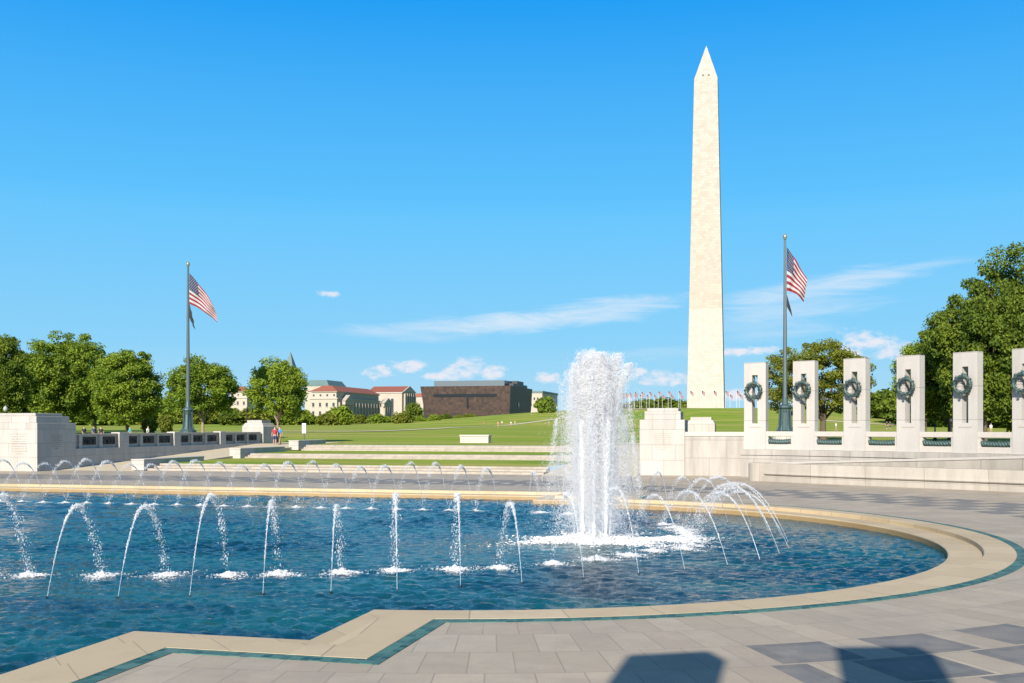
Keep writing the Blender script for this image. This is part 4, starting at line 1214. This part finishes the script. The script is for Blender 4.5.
def foam_np(n, rx, ry, h, seed, size=0.035):
    rng = np.random.default_rng(seed)
    a = rng.uniform(0, 6.2832, n); r = np.abs(rng.normal(0, 0.5, n))
    m = 0.75 + 0.25 * np.sin(3 * a + seed) + 0.2 * np.sin(7 * a + 2 * seed)
    P = np.stack([np.cos(a) * r * rx * m, np.sin(a) * r * ry * m, 0.012 + h * rng.random(n) ** 3 * np.exp(-2.5 * r)], -1)
    s = size * rng.lognormal(0, 0.5, n) * (0.6 + 0.8 * np.exp(-2 * r))
    return drops(P, np.stack([s * 1.7, s * 1.2, s * 0.55], -1))
v, f = foam_np(22000, 2.3, 1.9, 0.30, 3, 0.022); stuff(obj('foam', from_np('foam', v, f), M_FOAM, t))
v, f = foam_np(5000, 1.5, 0.8, 0.10, 5, 0.020); v[:, 0] += 2.1; v[:, 1] += 0.6; stuff(obj('foam', from_np('foam', v, f), M_FOAM, t))

# arching jets: four stream shapes, each copied
JR, JH = 2.75, 1.74
def jet_shape(seed, broken, fat=1.0):
    rng = np.random.default_rng(seed)
    bm = bmesh.new(); pts, rad = [], []
    tu = rng.uniform(0.36, 0.44); ph = rng.uniform(0, 6)
    for i in range(30):
        s = tu * i / 29; pts.append((JR * s, 0.012 * s * math.sin(9 * s + ph) * 3, 4 * JH * s * (1 - s)))
        rad.append(fat * (0.0055 + 0.006 * s + 0.006 * s * (math.sin(40 * s + ph) + math.sin(71 * s + 2 * ph))) * (1 if i < 26 else (29.3 - i) / 4))
    tube(bm, pts, rad, 6)
    tm = bpy.data.meshes.new('stream'); bm.to_mesh(tm); bm.free(); tm.materials.append(M_STREAM)
    n = broken
    s = np.concatenate([rng.uniform(0.10, 0.62, n // 2), rng.uniform(0.38, 1.0, n - n // 2)])
    # the falling water tears into strings and clots
    nc = 34; cc = rng.uniform(0.30, 1.0, nc); k = rng.integers(0, nc, n)
    s = np.where((s > 0.36) & (rng.random(n) < 0.6), cc[k] + rng.normal(0, 0.012, n), s)
    cj = rng.normal(0, 1, (nc, 3))[k] * 0.05 * np.clip(s - 0.3, 0, 1)[:, None]
    j = fat ** 0.5 * (0.006 + 0.065 * np.clip(s - 0.2, 0, 1))
    P = np.stack([JR * s + rng.normal(0, 1, n) * j, rng.normal(0, 1, n) * j, 4 * JH * s * (1 - s) + rng.normal(0, 1, n) * j * 0.9], -1) + cj
    P = P[P[:, 2] > 0]
    sz = 0.0055 * fat * rng.lognormal(0, 0.5, len(P))
    v, f = drops(P, np.stack([sz, sz, sz * 2.0], -1))
    dm = from_np('droplets', v, f); dm.materials.append(M_MIST2 if fat == 1 else M_MIST3)
    dm.polygons.foreach_set('use_smooth', [True] * len(dm.polygons))
    v, f = foam_np(1000, rng.uniform(0.55, 0.85), rng.uniform(0.5, 0.7), rng.uniform(0.06, 0.18), seed + 20, 0.015); v[:, 0] += JR
    sm = from_np('splash', v, f); sm.materials.append(M_MIST2)
    return tm, dm, sm
JETS = [jet_shape(100 + k, 1150 + 130 * k) for k in range(6)]
JETS_FAR = [jet_shape(200 + k, 900 + 130 * k, 1.3) for k in range(4)]
bm = bmesh.new(); lathe(bm, [(0.035, -0.1), (0.035, 0.0), (0.02, 0.02)], 8)
NZ = bpy.data.meshes.new('nozzle'); bm.to_mesh(NZ); bm.free(); NZ.materials.append(M_BRONZE_DARK)
jn = 0
def jet(label, a, b, group, h=1.0, sp=1.0):
    """jet rising at a and falling at b"""
    global jn
    dx_, dy_ = b[0] - a[0], b[1] - a[1]; L = math.hypot(dx_, dy_)
    t = thing('water_jet', label, 'water jet', (a[0], a[1], WZ), math.atan2(dy_, dx_), group)
    t.scale = (L / JR, 1, h)
    tm, dm, sm = JETS[jn * 5 % 6] if sp == 1 else JETS_FAR[jn % 4]; jn += 1
    obj('stream', tm, None, t); stuff(obj('droplets', dm, None, t)); q = stuff(obj('splash', sm, None, t)); q.scale = (sp, sp, sp); q.location = (JR * (1 - sp), 0, 0); obj('nozzle', NZ, None, t)
NEAR = [(-17.9, 16.7), (-16.4, 16.8), (-14.9, 16.95), (-13.4, 17.2), (-12.05, 17.5), (-10.75, 17.9), (-9.5, 18.5), (-8.3, 19.05), (-7.1, 19.6), (-6.0, 20.4), (-4.85, 21.1), (-3.7, 22.1), (-2.6, 23.0), (-1.64, 23.9), (-0.7, 24.9)]
LAND = [(-18.1, 19.6), (-16.9, 19.5), (-15.7, 19.55), (-14.1, 19.9), (-12.75, 20.3), (-11.4, 20.6), (-10.4, 21.0), (-9.15, 21.6), (-8.1, 22.15), (-6.8, 22.65), (-5.87, 23.2), (-4.8, 24.2), (-3.9, 25.2), (-3.2, 26.2), (-2.7, 27.3)]
for i, (a, b) in enumerate(zip(NEAR[1:], LAND[1:])):
    jet(f'arching water jet in the near row, {ORD[i]} counted from the left', a, b, 'near row of arching jets', 1.0 + 0.08 * math.sin(i * 1.9))
RIGHT = [(0.05, 26.1), (0.55, 27.35), (0.82, 28.7), (0.85, 30.2), (0.70, 31.7), (0.35, 33.2), (-0.2, 34.6), (-1.0, 36.0), (-2.0, 37.3), (-3.2, 38.4), (-4.6, 39.4), (-6.1, 40.2), (-7.7, 40.8), (-9.2, 41.1)]
for i, a in enumerate(RIGHT):
    c = (-4.9, 30.8); L = math.hypot(c[0] - a[0], c[1] - a[1]); r_ = 2.75 / L
    b = (a[0] + (c[0] - a[0]) * r_, a[1] + (c[1] - a[1]) * r_)
    jet(f'arching water jet curving round the plume\'s right side, {ORD[i]} from the front', a, b, 'arching jets round the right end', 0.92 + 0.05 * math.sin(i * 2.3))
for i in range(24):
    x = -35.6 + i * 1.09
    jet(f'small arching water jet in the far row, {ORD[i]} counted from the left', (x, 41.3), (x - 0.25, 38.75), 'far row of arching jets', 1.0 + 0.06 * math.sin(i * 1.3), 0.6)

# ------------------------------------------------------------------ lawn furniture and people
t = thing('stone_bench', 'long white stone block bench alone on the lawn', 'bench', (*W(475.5, 103), GH(*W(475.5, 103))), R(-3))
bm = bmesh.new(); box(bm, -1.5, 1.5, -0.45, 0.45, -0.1, 0.62, 0.03); obj('base', bm, M_WHITE, t)
bm = bmesh.new(); box(bm, -1.56, 1.56, -0.5, 0.5, 0.62, 0.82, 0.03); obj('seat', bm, M_WHITE, t)
t = thing('sign_post', 'white notice board on a thin post near the round tree', 'sign', (*W(304.3, 98), GH(*W(304.3, 98))))
bm = bmesh.new(); tube(bm, [(0, 0, -0.2), (0, 0, 1.9)], 0.05, 8); obj('post', bm, M_POLE, t)
bm = bmesh.new(); box(bm, -0.2, 0.2, -0.09, -0.05, 1.0, 1.95, 0.01); obj('panel', bm, M_POLE_WHITE, t)
M_GLOBE = plain('frosted_globe', (0.36, 0.38, 0.33), 0.4)
def lamp(label, px, d, h, group='lamp posts', globe=True):
    x, y = W(px, d); z = GH(x, y) if y > 92 else 1.41
    t = thing('lamp_post', label, 'lamp post', (x, y, z), 0, group)
    bm = bmesh.new(); lathe(bm, [(0.2, -0.1), (0.2, 0.3), (0.09, 0.5), (0.06, h - 0.6), (0.12, h - 0.5), (0.12, h - 0.42)], 10); obj('pole', bm, M_BRONZE_DARK, t)
    bm = bmesh.new(); lathe(bm, [(0.12, h - 0.42), (0.20, h - 0.24), (0.18, h - 0.06), (0.07, h + 0.05), (0.02, h + 0.12)], 12); obj('globe' if globe else 'lantern', bm, M_GLOBE if globe else M_BRONZE_DARK, t, smooth=True)
lamp('dark lamp post with white globe above the left stone block', 5.5, 92, 3.4)
lamp('lamp post on the lawn beside the left flagpole base', 247, 150, 4.0, globe=False)
lamp('dark post behind the balustrade, left of the fifth pillar', 935, 105, 2.6, globe=False)
lamp('thin dark lamp post close to the fifth pillar\'s left edge', 951, 88, 2.3, globe=False)

def skin_mesh(name, verts, edges, radii, sub=1):
    me = bpy.data.meshes.new(name); me.from_pydata(verts, edges, [])
    o = bpy.data.objects.new(name, me); COL.objects.link(o)
    m = o.modifiers.new('s', 'SKIN'); 
    for i, r in enumerate(radii):
        q = me.skin_vertices[0].data[i]; q.radius = (r, r) if not isinstance(r, tuple) else r; q.use_root = (i == 0)
    o.modifiers.new('u', 'SUBSURF').levels = sub; o.modifiers['u'].render_levels = sub
    dg = bpy.context.evaluated_depsgraph_get(); out = bpy.data.meshes.new_from_object(o.evaluated_get(dg)); out.name = name
    bpy.data.objects.remove(o); out.polygons.foreach_set('use_smooth', [True] * len(out.polygons))
    return out
def person_meshes(step, arm):
    """walking or standing figure facing -y, 1.72 m; step = stride half-length, arm = arm swing"""
    j = [(0, 0, 0.93), (0, 0.01, 1.12), (0, 0.0, 1.32), (0, 0.0, 1.44), (0, -0.01, 1.52), (0, -0.02, 1.62), (0, -0.02, 1.69)]
    e = [(0, 1), (1, 2), (2, 3), (3, 4), (4, 5), (5, 6)]; r = [0.13, 0.125, 0.15, 0.10, 0.055, 0.095, 0.065]
    for s in (-1, 1):
        b = len(j); f = -s * step
        j += [(s * 0.095, 0, 0.88), (s * 0.10, f * 0.45 - 0.02, 0.49), (s * 0.10, f + 0.02, 0.09), (s * 0.11, f - 0.13, 0.035)]
        e += [(0, b), (b, b + 1), (b + 1, b + 2), (b + 2, b + 3)]; r += [0.088, 0.06, 0.042, 0.036]
        b = len(j); g = s * arm
        j += [(s * 0.19, 0, 1.40), (s * 0.25, g * 0.5 + 0.02, 1.13), (s * 0.26, g - 0.05, 0.90), (s * 0.25, g - 0.09, 0.81)]
        e += [(3, b), (b, b + 1), (b + 1, b + 2), (b + 2, b + 3)]; r += [0.055, 0.042, 0.033, 0.03]
    body = skin_mesh('body', j, e, r)
    sj = [(0, 0, 0.92), (0, 0.01, 1.12), (0, 0, 1.32), (0, 0, 1.43)]; se = [(0, 1), (1, 2), (2, 3)]; sr = [0.15, 0.145, 0.168, 0.11]
    for s in (-1, 1):
        b = len(sj); g = s * arm; sj += [(s * 0.19, 0, 1.40), (s * 0.235, g * 0.3 + 0.01, 1.20)]; se += [(3, b), (b, b + 1)]; sr += [0.075, 0.062]
    shirt = skin_mesh('shirt', sj, se, sr)
    tj = [(0, 0, 0.95), (0, 0, 0.90)]; te = [(0, 1)]; tr = [0.148, 0.14]
    for s in (-1, 1):
        b = len(tj); f = -s * step; tj += [(s * 0.095, 0, 0.86), (s * 0.10, f * 0.45 - 0.02, 0.49)]; te += [(1, b), (b, b + 1)]; tr += [0.105, 0.085]
    shorts = skin_mesh('shorts', tj, te, tr)
    hair = skin_mesh('hair', [(0, 0.02, 1.60), (0, 0.0, 1.69), (0, -0.03, 1.70)], [(0, 1), (1, 2)], [0.09, 0.085, 0.075])
    return body, shirt, shorts, hair
PM = [person_meshes(0.16, 0.14), person_meshes(0.03, 0.03)]
for ms in PM:
    for m_ in ms: m_.materials.append(None)
M_SKIN = plain('skin', (0.46, 0.29, 0.21), 0.6); M_HAIR = plain('dark_hair', (0.03, 0.02, 0.015), 0.6)
def shade(c): return plain('cloth', c, 0.85, 0, 0.08)
CL = dict(red=shade((0.48, 0.04, 0.05)), blue=shade((0.06, 0.27, 0.55)), white=shade((0.72, 0.72, 0.72)), black=shade((0.025, 0.025, 0.03)), teal=shade((0.04, 0.30, 0.36)),
          khaki=shade((0.36, 0.28, 0.18)), pink=shade((0.60, 0.30, 0.27)), navy=shade((0.03, 0.05, 0.12)))
def person(label, px, d, top, bottom, pose=1, rot=0.0, h=1.0):
    x, y = W(px, d)
    z = GH(x, y) if y > 92.3 else 1.42
    if -47.3 < x < -41.5 and y < 98.5: z = 0.006 + 1.354 * (y - 62) / 28.5 if y < 90.5 else 1.36 + 0.1 * (y - 90.5) / 8
    t = thing('person', label, 'person', (x, y, z), rot); t.scale = (h, h, h)
    for nm, me, m in zip(('body', 'shirt', 'shorts', 'hair'), PM[pose], (M_SKIN, CL[top], CL[bottom], M_HAIR)):
        o = obj(nm, me, None, t); o.material_slots[0].link = 'OBJECT'; o.material_slots[0].material = m
person('person in red shirt standing by the round tree\'s trunk', 274.8, 97, 'red', 'navy', 1, 0.4)
person('person in blue shirt and khaki shorts next to the red-shirted one', 279.8, 97.6, 'blue', 'khaki', 0, -0.5)
# passers-by behind the panel wall, head and shoulders showing
for px, top, lab, d in ((74, 'white', 'person in white shirt behind the panel wall near the stone block', 104), (84, 'black', 'person in black behind the second dark panel', 101), (94, 'navy', 'person in navy shirt behind the panel wall, third from the left', 104),
                        (101, 'black', 'person in black shirt behind the third dark panel', 108), (130, 'teal', 'person in teal shirt behind the fourth dark panel', 106), (148, 'white', 'person in white shirt behind the fifth dark panel', 102)):
    person(lab, px, d, top, 'khaki' if top != 'black' else 'navy', 0, 1.2 + px * 0.3, 0.97)
for px, d, top, bot, lab in ((484, 330, 'red', 'navy', 'tiny person in red far off on the lawn before the museum'), (498, 300, 'pink', 'khaki', 'tiny person in pink on the lawn path below the museum'), (502, 340, 'white', 'red', 'tiny person in white with red shorts below the museum'),
                        (511, 320, 'white', 'pink', 'tiny person in white walking right of the museum corner'), (515, 345, 'pink', 'white', 'tiny person in pink and white right of the museum corner'), (549, 330, 'pink', 'khaki', 'tiny person in pink just left of the plume'),
                        (836, 190, 'white', 'khaki', 'tiny person in white on the right lawn behind the third pillar'), (887, 210, 'black', 'navy', 'tiny dark-clothed person on the path between pillars'), (890, 212, 'navy', 'black', 'tiny navy-clothed person on the path between pillars')):
    person(lab, px, d, top, bot, 0, px * 0.7)
person('person in white on the lawn seen between the last two pillars', 991, 150, 'white', 'khaki', 1, 0.5)
